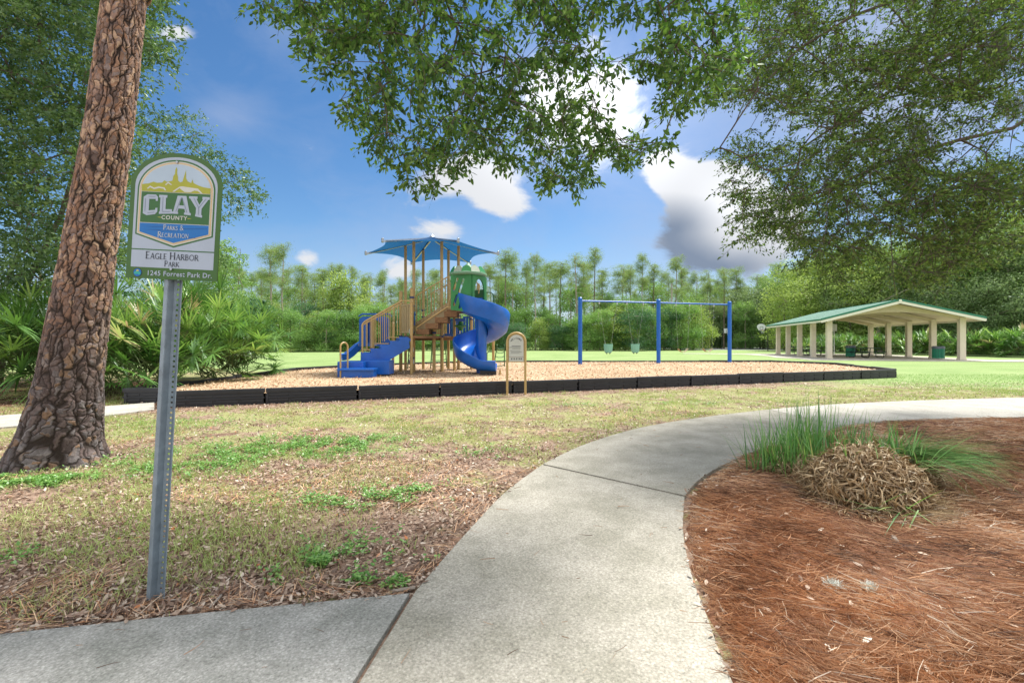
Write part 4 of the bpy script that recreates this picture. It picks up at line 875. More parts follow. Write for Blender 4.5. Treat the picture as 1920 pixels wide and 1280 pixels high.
def serif_text(txt, cx, cy, h, mw, name, mat, parent, small=.78, squeeze=1.0, track=.08):
    V = []; w = 0; lay = []
    up = True
    for ch in txt:
        if ch == ' ': up = True; lay.append((' ', w, h)); w += .34*h*squeeze; continue
        s = h if up else h*small; up = False; lay.append((ch, w, s)); w += (GL[ch][0]+track)*s*squeeze
    z = [0.]
    def quad(p, q, t):
        p, q = Vector(p), Vector(q); d = q-p
        if d.length < 1e-7: return
        d.normalize(); s = Vector((-d.y, d.x))*t/2; e = d*t*.12; z[0] += 2e-6
        for c in (p-e+s, p-e-s, q+e-s, q+e+s): V.append(mw @ Vector((c.x, c.y, z[0])))
    for ch, x, s in lay:
        if ch == ' ': continue
        gw, st, sf = GL[ch]; tr = lambda p: (cx-w/2+x+p[0]*s*squeeze, cy-h/2+p[1]*s)
        for pl, t in st:
            for a, b in zip(pl, pl[1:]): quad(tr(a), tr(b), t*s)
        for p in sf: q = tr((p[0], .025 if p[1] < .5 else .975)); quad((q[0]-.11*s, q[1]), (q[0]+.11*s, q[1]), .04*s)
    return np_obj(name, np.array([tuple(v) for v in V]), 4, None, mat, parent)

# ---- park name sign on its channel post
def park_sign():
    base = Vector((-1.783, 2.26, 0)); T = thing('park_sign', base, 'green and white arched park name sign on a grey perforated steel post', 'park sign')
    ln = R(2.75); up = Vector((math.sin(ln), .012, math.cos(ln))).normalized(); ex = Vector((math.cos(ln), 0, -math.sin(ln))); back = ex.cross(up) * -1
    if back.y < 0: back = -back
    # post: open channel, right flange perforated
    fl = lambda x, y, z: base + ex*x + back*y + up*z
    m = MB(); H = 2.08; th = .004
    def strip(xa, ya, xb, yb, z0, z1):
        a, b = Vector((xa, ya)), Vector((xb, yb)); d = (b-a).normalized(); nn = Vector((-d.y, d.x))*th
        vs = [fl(*p, z) for z in (z0, z1) for p in (a, b, b+nn, a+nn)]; m.add(vs, [(3, 2, 1, 0), (4, 5, 6, 7), (0, 1, 5, 4), (1, 2, 6, 5), (2, 3, 7, 6), (3, 0, 4, 7)])
    strip(-.043, .010, -.014, -.004, -.1, H); strip(-.014, -.004, -.006, .030, -.1, H)
    strip(-.006, .030, .006, .032, -.1, H); strip(.018, .032, .032, .024, -.1, H); strip(.032, .024, .043, .012, -.1, H)
    nh = 82; dz = (H+.05)/nh
    for i in range(nh): strip(.006, .032, .018, .032, -.05+i*dz+.010, -.05+(i+1)*dz)
    gal = simple('galvanised_post', (.22, .27, .31), .5, .2, 14, .15, 160, metal=.35); m.build('post', gal, T)
    S = .457/754
    def ZL(u, v, d=0.):                                    # sign-local units (754 wide, 1043 tall) to the world
        return None
    z0 = 1.610; org = base + up*z0 + ex*(.457/2*-1+.010) - back*.012
    mw0 = frame(org, ex, up); nv = Vector((mw0[0][2], mw0[1][2], mw0[2][2]))
    def lay(k): mw = mw0.copy(); mw.translation = org - back*(.002+.0006*k); return mw
    sgn = 1
    def arch_o(x0, x1, y0, ys, ry, n=20, tip=None):
        cx, rx = (x0+x1)/2, (x1-x0)/2; b = [(x0, y0), (cx, tip), (x1, y0)] if tip is not None else [(x0, y0), (x1, y0)]
        return [(x*S, y*S) for x, y in b+[(cx+rx*math.cos(R(180*i/n)), ys+ry*math.sin(R(180*i/n))) for i in range(n+1)]]
    pc = lambda n_, c: simple(n_, c, .38, .05, 6, 0, spec=.4)
    GR, WH, DG, OR_, CR = pc('sign_green', (.045, .115, .02)), pc('sign_white', (.36, .41, .49)), pc('sign_dark_green', (.035, .12, .03)), pc('sign_peach', (.55, .40, .22)), pc('sign_cream', (.52, .52, .48))
    SKYC, HILL, BL, DK, YL = pc('sign_pale_sky', (.38, .47, .56)), pc('sign_olive', (.34, .34, .03)), pc('sign_blue', (.01, .14, .42)), pc('sign_black', (.02, .025, .035)), pc('sign_yellow', (.6, .5, .06))
    P = plate(arch_o(0, 754, 0, 780, 263), [], .004, lay(-3), 'sign_panel', GR, T)
    def sh(o, k, mat, name='sign_shape', parent=None):
        if not isinstance(o[0], list): o = [o]
        mw = lay(k); m_ = MB()
        for q in o: m_.add([mw @ Vector((x, y, 0)) for x, y in q], [tuple(range(len(q)))])
        return m_.build(name, mat, P)
    SC = lambda l: [(x*S, y*S) for x, y in l]
    sh(arch_o(38, 716, 92, 770, 238), 1, WH, 'white_field')
    sh(SC([(38, 234), (716, 234), (716, 243), (38, 243)]), 2, DG, 'green_line')
    def shield(i): return arch_o(60+i, 700-i, 362+i*.6, 735, 250-i, 24, 262+i*1.12)
    sh(shield(0), 2, DG, 'crest'); sh(shield(13), 3, CR, 'crest'); sh(shield(21), 4, OR_, 'crest'); sh(shield(32), 5, CR, 'crest')
    sh(arch_o(97, 663, 716, 735, 212), 6, SKYC, 'crest')
    # hill town: olive roofs, towers and white gables
    hill = [(97, 716), (663, 716), (663, 762), (600, 770), (560, 782), (520, 800), (508, 830), (500, 800), (470, 812), (455, 840), (452, 905), (436, 842), (428, 808), (410, 800), (392, 815), (388, 850), (380, 870), (380, 905), (372, 925), (364, 905), (362, 868), (350, 850), (345, 812), (300, 800), (280, 812), (262, 792), (220, 788), (190, 796), (150, 780), (97, 772)]
    sh(SC(hill), 7, HILL, 'crest_town')
    gab = [[(140, 738), (165, 762), (200, 746), (235, 758), (285, 752), (300, 728), (288, 728), (275, 742), (240, 745), (200, 734), (165, 748), (150, 734)], [(285, 775), (312, 800), (345, 778), (335, 775), (312, 788), (298, 773)],
           [(350, 722), (408, 765), (430, 768), (560, 755), (600, 716), (585, 716), (560, 735), (530, 738), (500, 722), (450, 722), (408, 752), (366, 720)]]
    for q in gab: sh(SC(q), 8, CR, 'crest_gable')
    sh(SC([(97, 460), (663, 460), (663, 712), (97, 712)]), 6, DG, 'crest_band'); sh(SC([(97, 455), (663, 455), (663, 382), (380, 300), (97, 382)]), 6, BL, 'crest_water')
    for q in ([(110, 425), (300, 432), (470, 424), (650, 432), (650, 427), (470, 418), (300, 425)], [(110, 400), (260, 404), (420, 398), (420, 394), (260, 399)], [(300, 352), (420, 357), (560, 350), (560, 346), (420, 352)]): sh(SC(q), 7, pc('sign_blue_wave', (.01, .09, .30)), 'water_line')
    # big block capitals, feet following an arch
    def wp(x, y):
        t = (x-378)/262; y0 = 540-30*t*t; return (x, y0+(690-y0)*y)
    def blk(polys, k=8, mat=WH):
        for q in polys: sh(SC([wp(*p) for p in q]), k, mat, 'letter')
    blk([[(118, .12), (150, 0), (218, 0), (218, .22), (165, .22), (165, .78), (218, .78), (218, 1), (150, 1), (118, .88)]])
    blk([[(218, .0), (236, .12), (236, .32), (218, .32)], [(218, .68), (236, .68), (236, .88), (218, 1)]])
    blk([[(250, 0), (356, 0), (356, .24), (302, .24), (302, .86), (312, .86), (312, 1), (244, 1), (244, .86), (256, .86), (256, .12), (250, .12)]])
    blk([[(356, 0), (408, 0), (408, .11), (402, .11), (408, .30), (425, .30), (425, .48), (413, .48), (432, .92), (432, 1), (396, 1), (366, .12), (356, .12)], [(432, .92), (452, .48), (425, .48), (425, .30), (458, .30), (464, .11), (456, .11), (456, 0), (512, 0), (512, .12), (502, .12), (468, 1), (432, 1)]])
    blk([[(548, 0), (606, 0), (606, .12), (598, .12), (598, .42), (650, .88), (660, .88), (660, 1), (600, 1), (600, .88), (606, .88), (578, .60), (552, .88), (560, .88), (560, 1), (490, 1), (490, .88), (500, .88), (552, .42), (552, .12), (548, .12)]])
    lin = [([(135, .2), (135, .8)], 3), ([(158, .9), (215, .9)], 3), ([(158, .11), (215, .11)], 3), ([(278, .12), (278, .9)], 3), ([(278, .11), (345, .11)], 3), ([(388, .12), (428, .9)], 3), ([(435, .9), (480, .12)], 3), ([(575, .1), (575, .45)], 3), ([(575, .45), (530, .92)], 3), ([(575, .45), (632, .92)], 3)]
    V = []
    for pl, t in lin:
        a, b = Vector(wp(*pl[0])), Vector(wp(*pl[1])); d = (b-a).normalized(); s = Vector((-d.y, d.x))*t*.5
        V.append([(c.x*S, c.y*S) for c in (a+s, a-s, b-s, b+s)])
    for q in V: sh(q, 10, pc('sign_inline', (.12, .16, .22)), 'letter_inline')
    text_mesh('COUNTY', 46*S*1.0, lay(8) @ Matrix.Translation((378*S, 505*S, 0)), 'lettering', CR, P, bold=.0006, spacing=1.15)
    sh(SC([(232, 507), (268, 503), (268, 508)]), 8, YL, 'dash'); sh(SC([(488, 503), (524, 507), (488, 508)]), 8, YL, 'dash')
    serif_text('PARKS &', 378*S, 426*S, 40*S, lay(8), 'lettering', CR, P)
    serif_text('RECREATION', 378*S, 366*S, 44*S, lay(8), 'lettering', CR, P, .76)
    serif_text('EAGLE HARBOR', 377*S, 192*S, 58*S, lay(4), 'lettering', DK, P, .80, 1.0)
    serif_text('PARK', 377*S, 128*S, 46*S, lay(4), 'lettering', DK, P, .84)
    text_mesh('1245 Forrest Park Dr.', 56*S, lay(3) @ Matrix.Translation((442*S, 44*S, 0)), 'lettering', WH, P, bold=.0005, spacing=1.06)
    circ = lambda cx, cy, r, n=20, a0=0, a1=360: [((cx+r*math.cos(R(a0+(a1-a0)*i/n)))*S, (cy+r*math.sin(R(a0+(a1-a0)*i/n)))*S) for i in range(n)]
    sh(circ(98, 46, 36), 2, DK, 'emblem'); sh(circ(98, 46, 32), 3, BL, 'emblem')
    sh(SC([(68, 40), (80, 52), (98, 58), (116, 50), (128, 40), (118, 28), (98, 34), (80, 30)]), 4, pc('sign_teal', (.03, .35, .30)), 'emblem'); sh(SC([(86, 58), (98, 70), (112, 60), (98, 54)]), 4, YL, 'emblem')
    for u, v in ((377, 965), (377, 84)):
        m = MB(); mw = lay(4); c = mw @ Vector((u*S, v*S, 0)); m.tube([c, c-back*.006], .006, 10); m.build('bolt', STEEL, P, True)
park_sign()

# ---- small welcome sign in front of the chips
def welcome():
    D = 11.05; X0, X1 = (951-960)/F*D, (985-960)/F*D; cx = (X0+X1)/2; w = (X1-X0)/2; T = thing('welcome_sign', (cx, D, 0), 'small arched tan welcome sign standing before the black border', 'sign')
    m = MB(); zt = EYE+(640-641)/F*D; pts = [(X0, D, -.1), (X0, D, zt)]+[(cx-w*math.cos(R(a)), D, zt+w*1.0*math.sin(R(a))) for a in range(15, 180, 15)]+[(X1, D, zt), (X1, D, -.1)]; m.tube(pts, .029, 10); m.build('frame', GOLD, T, True)
    pan = simple('sign_pale_grey', (.52, .53, .50), .5, .05, 5, 0); ink = simple('sign_ink', (.07, .07, .08), .6, .05, 5, 0); red = simple('sign_rust', (.25, .12, .08), .6, .05, 5, 0)
    z0 = EYE+(640-677)/F*D; r = w-.045; mw = frame((cx, D-.02, 0), (1, 0, 0), (0, 0, 1))
    out = [(-r, z0), (r, z0)]+[(r*math.cos(R(a)), zt+r*math.sin(R(a))) for a in range(0, 181, 12)]; P = plate(out, [], .012, mw, 'sign_panel', pan, T)
    r2 = w-.03; out2 = [(-r2, z0-.02), (r2, z0-.02)]+[(r2*math.cos(R(a)), zt+r2*math.sin(R(a))) for a in range(0, 181, 12)]; plate(out2, [], .01, frame((cx, D-.004, 0), (1, 0, 0), (0, 0, 1)), 'backing', GOLDP, T)
    for i, ch in enumerate('WELCOME'):
        a = R(150-20*i); rr = r*.74; c = (cx+rr*math.cos(a), D-.029, zt-.02+rr*math.sin(a)*.85); tx = Vector((math.sin(a), 0, -math.cos(a)))
        text_mesh(ch, .056, frame(c, tx, Vector((0, 0, 1))), 'lettering', ink, P, bold=.001)
    for k, (z, ww, h, mt) in enumerate([(.30, .62, .012, ink), (.27, .78, .008, ink), (.24, .55, .008, ink), (.19, .7, .006, ink), (.16, .75, .006, ink), (.13, .6, .006, ink)]):
        zz = zt-.30+z; m = MB(); m.box((cx-(.03 if k % 2 else 0), D-.0285, zz-.10), (2*r*ww, .002, h)); m.build('text_line', mt, P)
    m = MB(); m.box((cx, D-.0285, z0+.105), (2*r, .002, .006)); m.build('rule', red, P)
    for dx in (-.11, -.05, .01, .07, .12): m = MB(); m.box((cx+dx, D-.0285, z0+.06), (.03, .002, .035)); m.build('pictogram', ink, P)
welcome()
# ------------------------------------------------------------------ pavilion and the things in and around it
PAVE = concrete('pavilion_concrete', (.60, .56, .48), (.85, .85, .83))
def pavilion():
    O = Vector((23.4, 33.6, 0)); u = Vector((.2717, .9624, 0)).normalized(); w = Vector((u.y, -u.x, 0)); BAY, WD = 3.22, 7.95
    T = thing('picnic_pavilion', O+u*6.4+w*4, 'open cream picnic pavilion with arched beams and a green metal gable roof', 'pavilion')
    Q = lambda a, b, z: O+u*a+w*b+Vector((0, 0, z))
    HE, HR = 2.97, 4.05
    pent = [(-3.0, -2.2), (14.3, -1.5), (14.3, WD+1.5), (-2.6, WD+2.0)]
    m = MB(); m.prism([tuple(Q(a, b, 0))[:2] for a, b in pent], -.1, .035); tag(m.build('pavement', PAVE), kind='structure')
    m = MB(); pts = [Q(14, -1.5, 0), Q(14, -9, 0), Q(12.4, -9, 0), Q(11.5, -3.5, 0), Q(6, -2.6, 0), Q(2, -3.0, 0), Q(-1.0, -1.5, 0)]; m.prism([tuple(p)[:2] for p in pts], -.1, .02); tag(m.build('pavement', PAVE), kind='structure')
    m = MB(); p0, p1 = Q(-1.3, WD+1.4, 0), Vector((75, 29.5, 0)); m.prism([tuple(p)[:2] for p in (Q(-1.6, WD+1.4, 0), p1, p1+Vector((0, 1.8, 0)), Q(.6, WD+1.4, 0))], -.1, .024); tag(m.build('pavement', PAVE), kind='structure')
    for i in range(5):
        for b in (0, WD):
            m = MB(); rot = Matrix((u, w, Vector((0, 0, 1)))).transposed(); m.box(Q(i*BAY, b, HE/2), (.34, .34, HE), rot); m.box(Q(i*BAY, b, .06), (.40, .40, .12), rot); m.build('column', BEIGE, T, bevel=.015)
    # arched cross beams: rise with the gable, curved underside
    for i in range(5):
        vs = []; n = 24; m = MB()
        for s_ in (-.11, .11):
            for k in range(n+1):
                t = k/n; b = -.17+(WD+.34)*t; top = HE+(HR-HE-.06)*(1-abs(2*t-1)); und = HE-.28+(HR-HE-.28)*(1-(2*t-1)**2)*.88; und = min(und, top-.12)
                vs += [Q(i*BAY+s_, b, und), Q(i*BAY+s_, b, top)]
        s2 = 2*(n+1); fs = []
        for k in range(n):
            a = 2*k; fs += [(a, a+2, a+3, a+1), (s2+a, s2+a+1, s2+a+3, s2+a+2), (a, s2+a, s2+a+2, a+2)]
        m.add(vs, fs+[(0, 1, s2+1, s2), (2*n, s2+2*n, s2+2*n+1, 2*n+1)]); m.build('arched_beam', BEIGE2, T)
    E, S0, S1 = .82, -.9, 4*BAY+.9; zl = HE-(HR-HE)*E/(WD/2)
    for sg in (0, 1):
        b0 = -E if sg == 0 else WD+E; mid = WD/2
        m = MB(); tz = .06; vs = [Q(S0, b0, zl+.12), Q(S1, b0, zl+.12), Q(S1, mid, HR+.12), Q(S0, mid, HR+.12)]; vs += [v+Vector((0, 0, tz)) for v in vs]
        m.add(vs, [(0, 1, 2, 3), (4, 5, 6, 7), (0, 1, 5, 4), (1, 2, 6, 5), (2, 3, 7, 6), (3, 0, 4, 7)])
        nr_ = 34
        for k in range(nr_+1):
            a = S0+.03+(S1-S0-.06)*k/nr_; m.bar(Q(a, b0, zl+.12+tz+.012), Q(a, mid, HR+.12+tz+.012), .03, .03)
        rf = m.build('roof', ROOFG, T)
        m = MB(); vs = [Q(S0+.02, b0*(1) + (.02 if sg == 0 else -.02), zl+.05), Q(S1-.02, b0+(.02 if sg == 0 else -.02), zl+.05), Q(S1-.02, mid, HR+.05), Q(S0+.02, mid, HR+.05)]; vs += [v+Vector((0, 0, .05)) for v in vs]
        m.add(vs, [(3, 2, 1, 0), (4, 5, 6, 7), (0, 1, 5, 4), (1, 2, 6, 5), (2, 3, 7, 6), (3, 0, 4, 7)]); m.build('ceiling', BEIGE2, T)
        for a, nm in ((S0-.03, 'gable'), (S1+.03, 'gable')):
            m = MB(); m.bar(Q(a, b0, zl-.02), Q(a, mid, HR-.02), .05, .17); m.build('trim_board', TRIMW, T); m = MB(); m.bar(Q(a-.0, b0, zl+.145), Q(a, mid, HR+.145), .07, .13); m.build('roof_edge', FASC, T)
        m = MB(); e = b0-(.03 if sg == 0 else -.03); m.bar(Q(S0, e, zl-.0), Q(S1, e, zl-.0), .05, .14); m.build('trim_board', TRIMW, T); m = MB(); m.bar(Q(S0, e, zl+.13), Q(S1, e, zl+.13), .08, .10); m.build('roof_edge', FASC, T)
    m = MB(); m.bar(Q(S0-.02, WD/2, HR+.185), Q(S1+.02, WD/2, HR+.185), .22, .05); m.build('ridge_cap', FASC, T); m = MB(); m.box(Q(S0-.035, WD/2, HR+.03), (.09, .16, .26), Matrix((u, w, Vector((0, 0, 1)))).transposed()); m.build('trim_board', TRIMW, T)
    m = MB(); c = at(1564, 614, 45.5); m.box(c, (.55, .05, .7)); m.bar((c.x, 45.5, 0), (c.x, 45.5, c.z), .06, .06); m.build('notice_board', simple('notice_white', (.6, .62, .64), .5, .05), T)
    m = MB(); m.box(Q(0, WD*.0+.18, 1.6), (.1, .02, .15), Matrix((w, u, Vector((0, 0, 1)))).transposed())
    return Q
Q = pavilion()
TABG = simple('dark_green_mesh', (.014, .05, .032), .5, .2, 30, .1, 120)
def picnic_table(pos, rz, label):
    T = thing('picnic_table', pos, label, 'picnic table', 'picnic tables under the pavilion'); T.rotation_euler.z = rz; ORG[T.name] = Vector((0, 0, 0))
    m = MB()
    for i in range(9): m.box((0, -.36+.09*i, .76), (1.85, .075, .03))
    m.box((0, 0, .735), (1.8, .76, .02)); m.build('tabletop', TABG, T)
    for s in (-1, 1):
        m = MB()
        for i in range(3): m.box((0, s*(.72+.09*i), .45), (1.85, .078, .03))
        m.box((0, s*.81, .43), (1.75, .2, .02)); m.build('bench', TABG, T)
    for x in (-.6, .6):
        m = MB(); m.tube([(x, -.98, .42), (x, -.98, .1), (x, -.9, .03), (x, -.45, .03), (x, -.3, .1), (x, -.22, .73)], .026, 8); m.tube([(x, .98, .42), (x, .98, .1), (x, .9, .03), (x, .45, .03), (x, .3, .1), (x, .22, .73)], .026, 8)
        m.tube([(x, -.9, .41), (x, .9, .41)], .022, 8); m.build('frame', BLACKM, T, True)
d0 = math.atan2(-.2717, .9624)
for a, b, lab, rz in ((3.2, 3.6, 'dark green picnic table nearest the green litter bin, in the middle of the pavilion', R(4)), (8.3, 2.0, 'dark green picnic table behind the front left pavilion columns', R(8)), (11.2, 1.3, 'dark green picnic table at the far left end of the pavilion', R(2))):
    p = Q(a, b, .035); picnic_table(p, rz, lab)
def bin_(pos, label, r=.34):
    T = thing('litter_bin', pos, label, 'litter bin', 'slatted litter bins'); ORG[T.name] = Vector((0, 0, 0)); G = simple('bin_green', (.01, .20, .11), .45, .12, 6, .04, 80)
    m = MB(); n = 26
    for i in range(n):
        a = 2*math.pi*i/n; c = Vector((r*math.cos(a), r*math.sin(a), .46)); rot = Matrix.Rotation(a, 3, 'Z'); m.box(c, (.012, .062, .80), rot)
    for z in (.08, .84): m.lathe((0, 0, z), [(r-.02, 0), (r+.012, 0), (r+.012, .035), (r-.02, .035)], 26)
    m.build('slats', G, T)
    m = MB(); m.lathe((0, 0, .06), [(r-.06, 0), (r-.05, .8), (r-.04, .88)], 20); m.build('liner_drum', BLACKM, T, True)
    m = MB(); vs = []; m.lathe((0, 0, .80), [(r+.018, -.06), (r+.03, .02), (r+.02, .10), (r-.04, .13), (r-.08, .05)], 20); m.build('bag', simple('grey_bag', (.10, .12, .15), .4, .2, 12, .5, 30), T, True)
bin_(Q(.9, 7.1, .035), 'green slatted litter bin with a grey bag beside the front right column')
bin_(Q(4.0, 2.9, .035), 'dark litter bin behind the nearest picnic table', .32)

# ---- basketball hoops, poles, court things
def hoop(px, ytop, D, fan, mat, label, bw, flip=1):
    c = at(px, ytop, D); z = c.z; T = thing('basketball_hoop', (c.x, D, 0), label, 'basketball hoop', 'basketball hoops round the court'); W = simple('backboard_white', (.66, .68, .68), .5, .04)
    m = MB(); x0 = c.x+flip*.9; m.tube([(x0, D, 0), (x0, D, z-.45), (x0-flip*.45, D, z-.15)], .055, 8); m.build('pole', mat, T, True)
    h = bw*.62; 
    if fan: o = [(-bw/2, .05), (-bw*.30, -h*.5), (bw*.30, -h*.5), (bw/2, .05)]+[(bw/2*math.cos(R(a)), .05+h*.62*math.sin(R(a))) for a in range(15, 180, 15)]
    else: o = [(-bw/2, -h/2), (bw/2, -h/2), (bw/2, h/2), (-bw/2, h/2)]
    mw = frame((c.x-flip*.0, D-.05, z), (1, 0, 0), (0, 0, 1)); P = plate(o, [], .05, mw, 'backboard', W, T)
    m = MB(); s = bw*.17
    for a, b in (((-s, -.25), (s, -.25)), ((-s, .1), (s, .1)), ((-s, -.25), (-s, .1)), ((s, -.25), (s, .1))): m.bar((c.x+a[0], D-.085, z+a[1]), (c.x+b[0], D-.085, z+b[1]), .04, .03)
    m.build('target_square', BLACKM, P)
    m = MB(); m.tube([(c.x+.23*math.cos(q), D-.35+.23*math.sin(q), z-.32) for q in np.linspace(0, 2*math.pi, 14)], .012, 6, False); m.build('rim', simple('rim_orange', (.5, .12, .03), .5, .05), T, True)
    m = MB()
    for k in range(10):
        q0 = 2*math.pi*k/10; q1 = q0+.35; m.tube([(c.x+.23*math.cos(q0), D-.35+.23*math.sin(q0), z-.32), (c.x+.13*math.cos(q1), D-.35+.13*math.sin(q1), z-.75)], .008, 4, False)
    m.build('net', W, T)
hoop(1218, 629, 74, False, simple('white_pole', (.6, .6, .58), .5, .05), 'white square basketball backboard on a white pole, left of the middle swing post', 1.2, -1)
hoop(1427, 614, 60, True, BLACKM, 'white fan shaped basketball backboard on a black pole left of the pavilion', 1.15, 1)
hoop(1364, 620, 74, False, BLACKM, 'white basketball backboard half hidden by the right swing post', 1.2, -1)
def utility(px, ytop, D, r, mat, label, lamp=False):
    c = at(px, ytop, D); T = thing('light_pole' if lamp else 'wooden_pole', (c.x, D, 0), label, 'pole', 'tall poles beyond the field'); m = MB(); m.tube([(c.x, D, -.2), (c.x, D, c.z)], [r, r*.72], 10); m.build('pole', mat, T, True)
    m = MB(); 
    if lamp: m.bar((c.x-.8, D, c.z-.2), (c.x+.8, D, c.z-.2), .1, .1); m.box((c.x-.7, D, c.z-.35), (.4, .35, .25)); m.box((c.x+.7, D, c.z-.35), (.4, .35, .25)); m.build('floodlight', STEEL, T)
    else: m.box((c.x, D-.14, c.z-.5), (.12, .1, .3)); m.build('bracket', STEEL, T)
WOOD = simple('weathered_wood', (.36, .31, .25), .85, .25, 3, .3, 30, stretch=(1, 1, .1)); DW = simple('dark_wood', (.14, .12, .10), .85, .25, 3, .3, 30)
utility(1176, 566, 70, .16, WOOD, 'pale wooden pole seen between the two bucket swings'); utility(1259.5, 532, 70, .15, WOOD, 'tall pale wooden pole just right of the middle swing post')
utility(1547, 508, 62, .17, simple('grey_pole', (.33, .31, .28), .7, .15), 'tall grey light pole rising behind the pavilion roof', True); utility(1470.5, 561, 66, .12, DW, 'dark thin pole left of the pavilion roof'); utility(1004, 560, 66, .10, WOOD, 'slim pale pole right of the small welcome sign')
def car(px, D, label, paint, rz):
    c = at(px, 640, D); T = thing('parked_car', (c.x, D, 0), label, 'car', 'cars parked beyond the court'); T.rotation_euler.z = rz; ORG[T.name] = Vector((0, 0, 0))
    pr = [(-2.2, .35), (2.2, .35), (2.25, .75), (2.0, .92), (1.1, 1.0), (.45, 1.42), (-1.1, 1.45), (-1.9, 1.02), (-2.2, .95)]; m = MB(); k = len(pr); vs = []
    for y, s in ((-.88, 1), (-.7, 1.), (.7, 1.), (.88, 1)):
        for x, z in pr: yy = y*(1 if z < 1.1 else .86); vs.append((x, yy, z))
    m.add(vs, [tuple(range(k)), tuple(range(3*k, 4*k))[::-1]]+[(r_*k+i, (r_+1)*k+i, (r_+1)*k+(i+1) % k, r_*k+(i+1) % k) for r_ in range(3) for i in range(k)]); m.build('body', paint, T, bevel=.04)
    GL_ = simple('car_glass', (.03, .04, .05), .15, .05, 2, 0)
    for s in (-1, 1):
        m = MB(); q = [(-1.5, 1.03), (.9, 1.03), (.42, 1.36), (-1.05, 1.38)]; vs = [(x, s*(.885-.10*(z-1.03)/.35), z) for x, z in q]; vs += [(x, y-s*.02, z) for x, y, z in vs]; m.add(vs, [(0, 1, 2, 3), (7, 6, 5, 4), (0, 4, 5, 1), (1, 5, 6, 2), (2, 6, 7, 3), (3, 7, 4, 0)]); m.build('window', GL_, T)
    for x in (-1.35, 1.4):
        for s in (-1, 1):
            m = MB(); m.tube([(x, s*.72, .33), (x, s*.92, .33)], .33, 18); wh = m.build('wheel', BLACKM, T, True); m = MB(); m.tube([(x, s*.91, .33), (x, s*.935, .33)], .2, 12); m.build('rim', STEEL, wh, True)
car(1335, 93, 'silver car parked left of the right swing post', simple('silver_paint', (.5, .52, .55), .3, .04, 3, 0), R(6)); car(1353, 100, 'white car parked partly behind the right swing post', simple('white_paint', (.7, .7, .7), .3, .04, 3, 0), R(-10))
def shed():
    c = at(1478, 640, 78); T = thing('dumpster_shelter', (c.x, 78, 0), 'small beige hut with a dark opening seen behind the left pavilion columns', 'hut')
    m = MB(); m.box((c.x, 79, 1.2), (4.6, 2.2, 2.4)); m.build('wall', BEIGE, T, bevel=.03); m = MB(); m.box((c.x-.9, 77.87, 1.05), (1.5, .05, 1.9)); m.build('door', simple('dark_door', (.08, .07, .06), .6, .1), T)
    m = MB(); m.box((c.x, 79, 2.5), (5.1, 2.8, .18)); m.build('roof', simple('hut_roof', (.3, .3, .32), .6, .1), T, bevel=.03)
    c = at(1489, 640, 72); T = thing('waste_container', (c.x, 72, 0), 'blue green waste container standing behind the pavilion columns', 'container'); m = MB(); m.prism([(c.x-.55, 71.6), (c.x+.55, 71.6), (c.x+.6, 72.6), (c.x-.6, 72.6)], .12, 1.2); m.build('body', simple('teal_bin', (.02, .18, .20), .5, .1), T, bevel=.03)
    m = MB(); m.box((c.x, 72.1, 1.24), (1.3, 1.15, .08)); m.build('lid', BLACKP, T, bevel=.02)
    for k, (px, lab) in enumerate(((1389, 'left of two dark upright bins beyond the court'), (1397, 'right of two dark upright bins beyond the court'))):
        c = at(px, 640, 84); T = thing('wheeled_bin', (c.x, 84, 0), lab, 'bin', 'upright bins beyond the court'); m = MB(); m.prism([(c.x-.3, 83.7), (c.x+.3, 83.7), (c.x+.33, 84.4), (c.x-.33, 84.4)], .08, 1.15); m.build('body', simple('bin_navy', (.03, .05, .09), .5, .1), T, bevel=.03); m = MB(); m.box((c.x, 84.03, 1.2), (.72, .8, .07)); m.build('lid', BLACKP, T, bevel=.02)
shed()
# ------------------------------------------------------------------ plants
BARK = simple('grey_bark', (.115, .092, .07), .9, .4, 9, .8, 40, stretch=(1, 1, .25))
BARKP = simple('pine_bark', (.17, .125, .095), .9, .35, 7, .7, 30, stretch=(1, 1, .25))
BARKL = simple('pale_bark', (.30, .25, .20), .9, .3, 7, .5, 30, stretch=(1, 1, .2))

def grow(roots, rpar, targets, maxseg=.5, droop=0.):
    """connect every target to the nearest node already in the tree; returns nodes, parents, target node indices"""
    nodes = [np.array(p, float) for p in roots]; par = list(rpar); tn = []
    T = np.asarray(targets, float); R0 = np.array(nodes); d = np.min(np.linalg.norm(T[:, None]-R0[None], axis=2), 1); order = np.argsort(d)
    buf = np.zeros((len(nodes)+len(T)*12, 3)); buf[:len(nodes)] = R0; cnt = len(nodes); tn = [0]*len(T)
    for i in order:
        t = T[i]; dd = np.linalg.norm(buf[:cnt]-t, axis=1); j = int(np.argmin(dd)); dist = dd[j]; k = max(1, min(11, int(math.ceil(dist/maxseg)))); a = buf[j].copy(); p = j
        jit = RNG.normal(0, .06*dist/k, (k, 3))
        for s in range(1, k+1):
            q = a+(t-a)*s/k
            if s < k: q = q+jit[s-1]+np.array([0, 0, droop*dist*math.sin(math.pi*s/k)])
            buf[cnt] = q; par.append(p); p = cnt; cnt += 1
        tn[i] = p
    return buf[:cnt], par, tn
def radii(nodes, par, tip=.004, e=2.3, top=None):
    n = len(nodes); acc = np.zeros(n); r = np.zeros(n); ch = np.zeros(n, bool)
    for i in range(n-1, -1, -1):
        r[i] = (acc[i])**(1/e) if acc[i] > 0 else tip
        if par[i] >= 0: acc[par[i]] += r[i]**e
    if top: r = np.minimum(r, top)
    return r
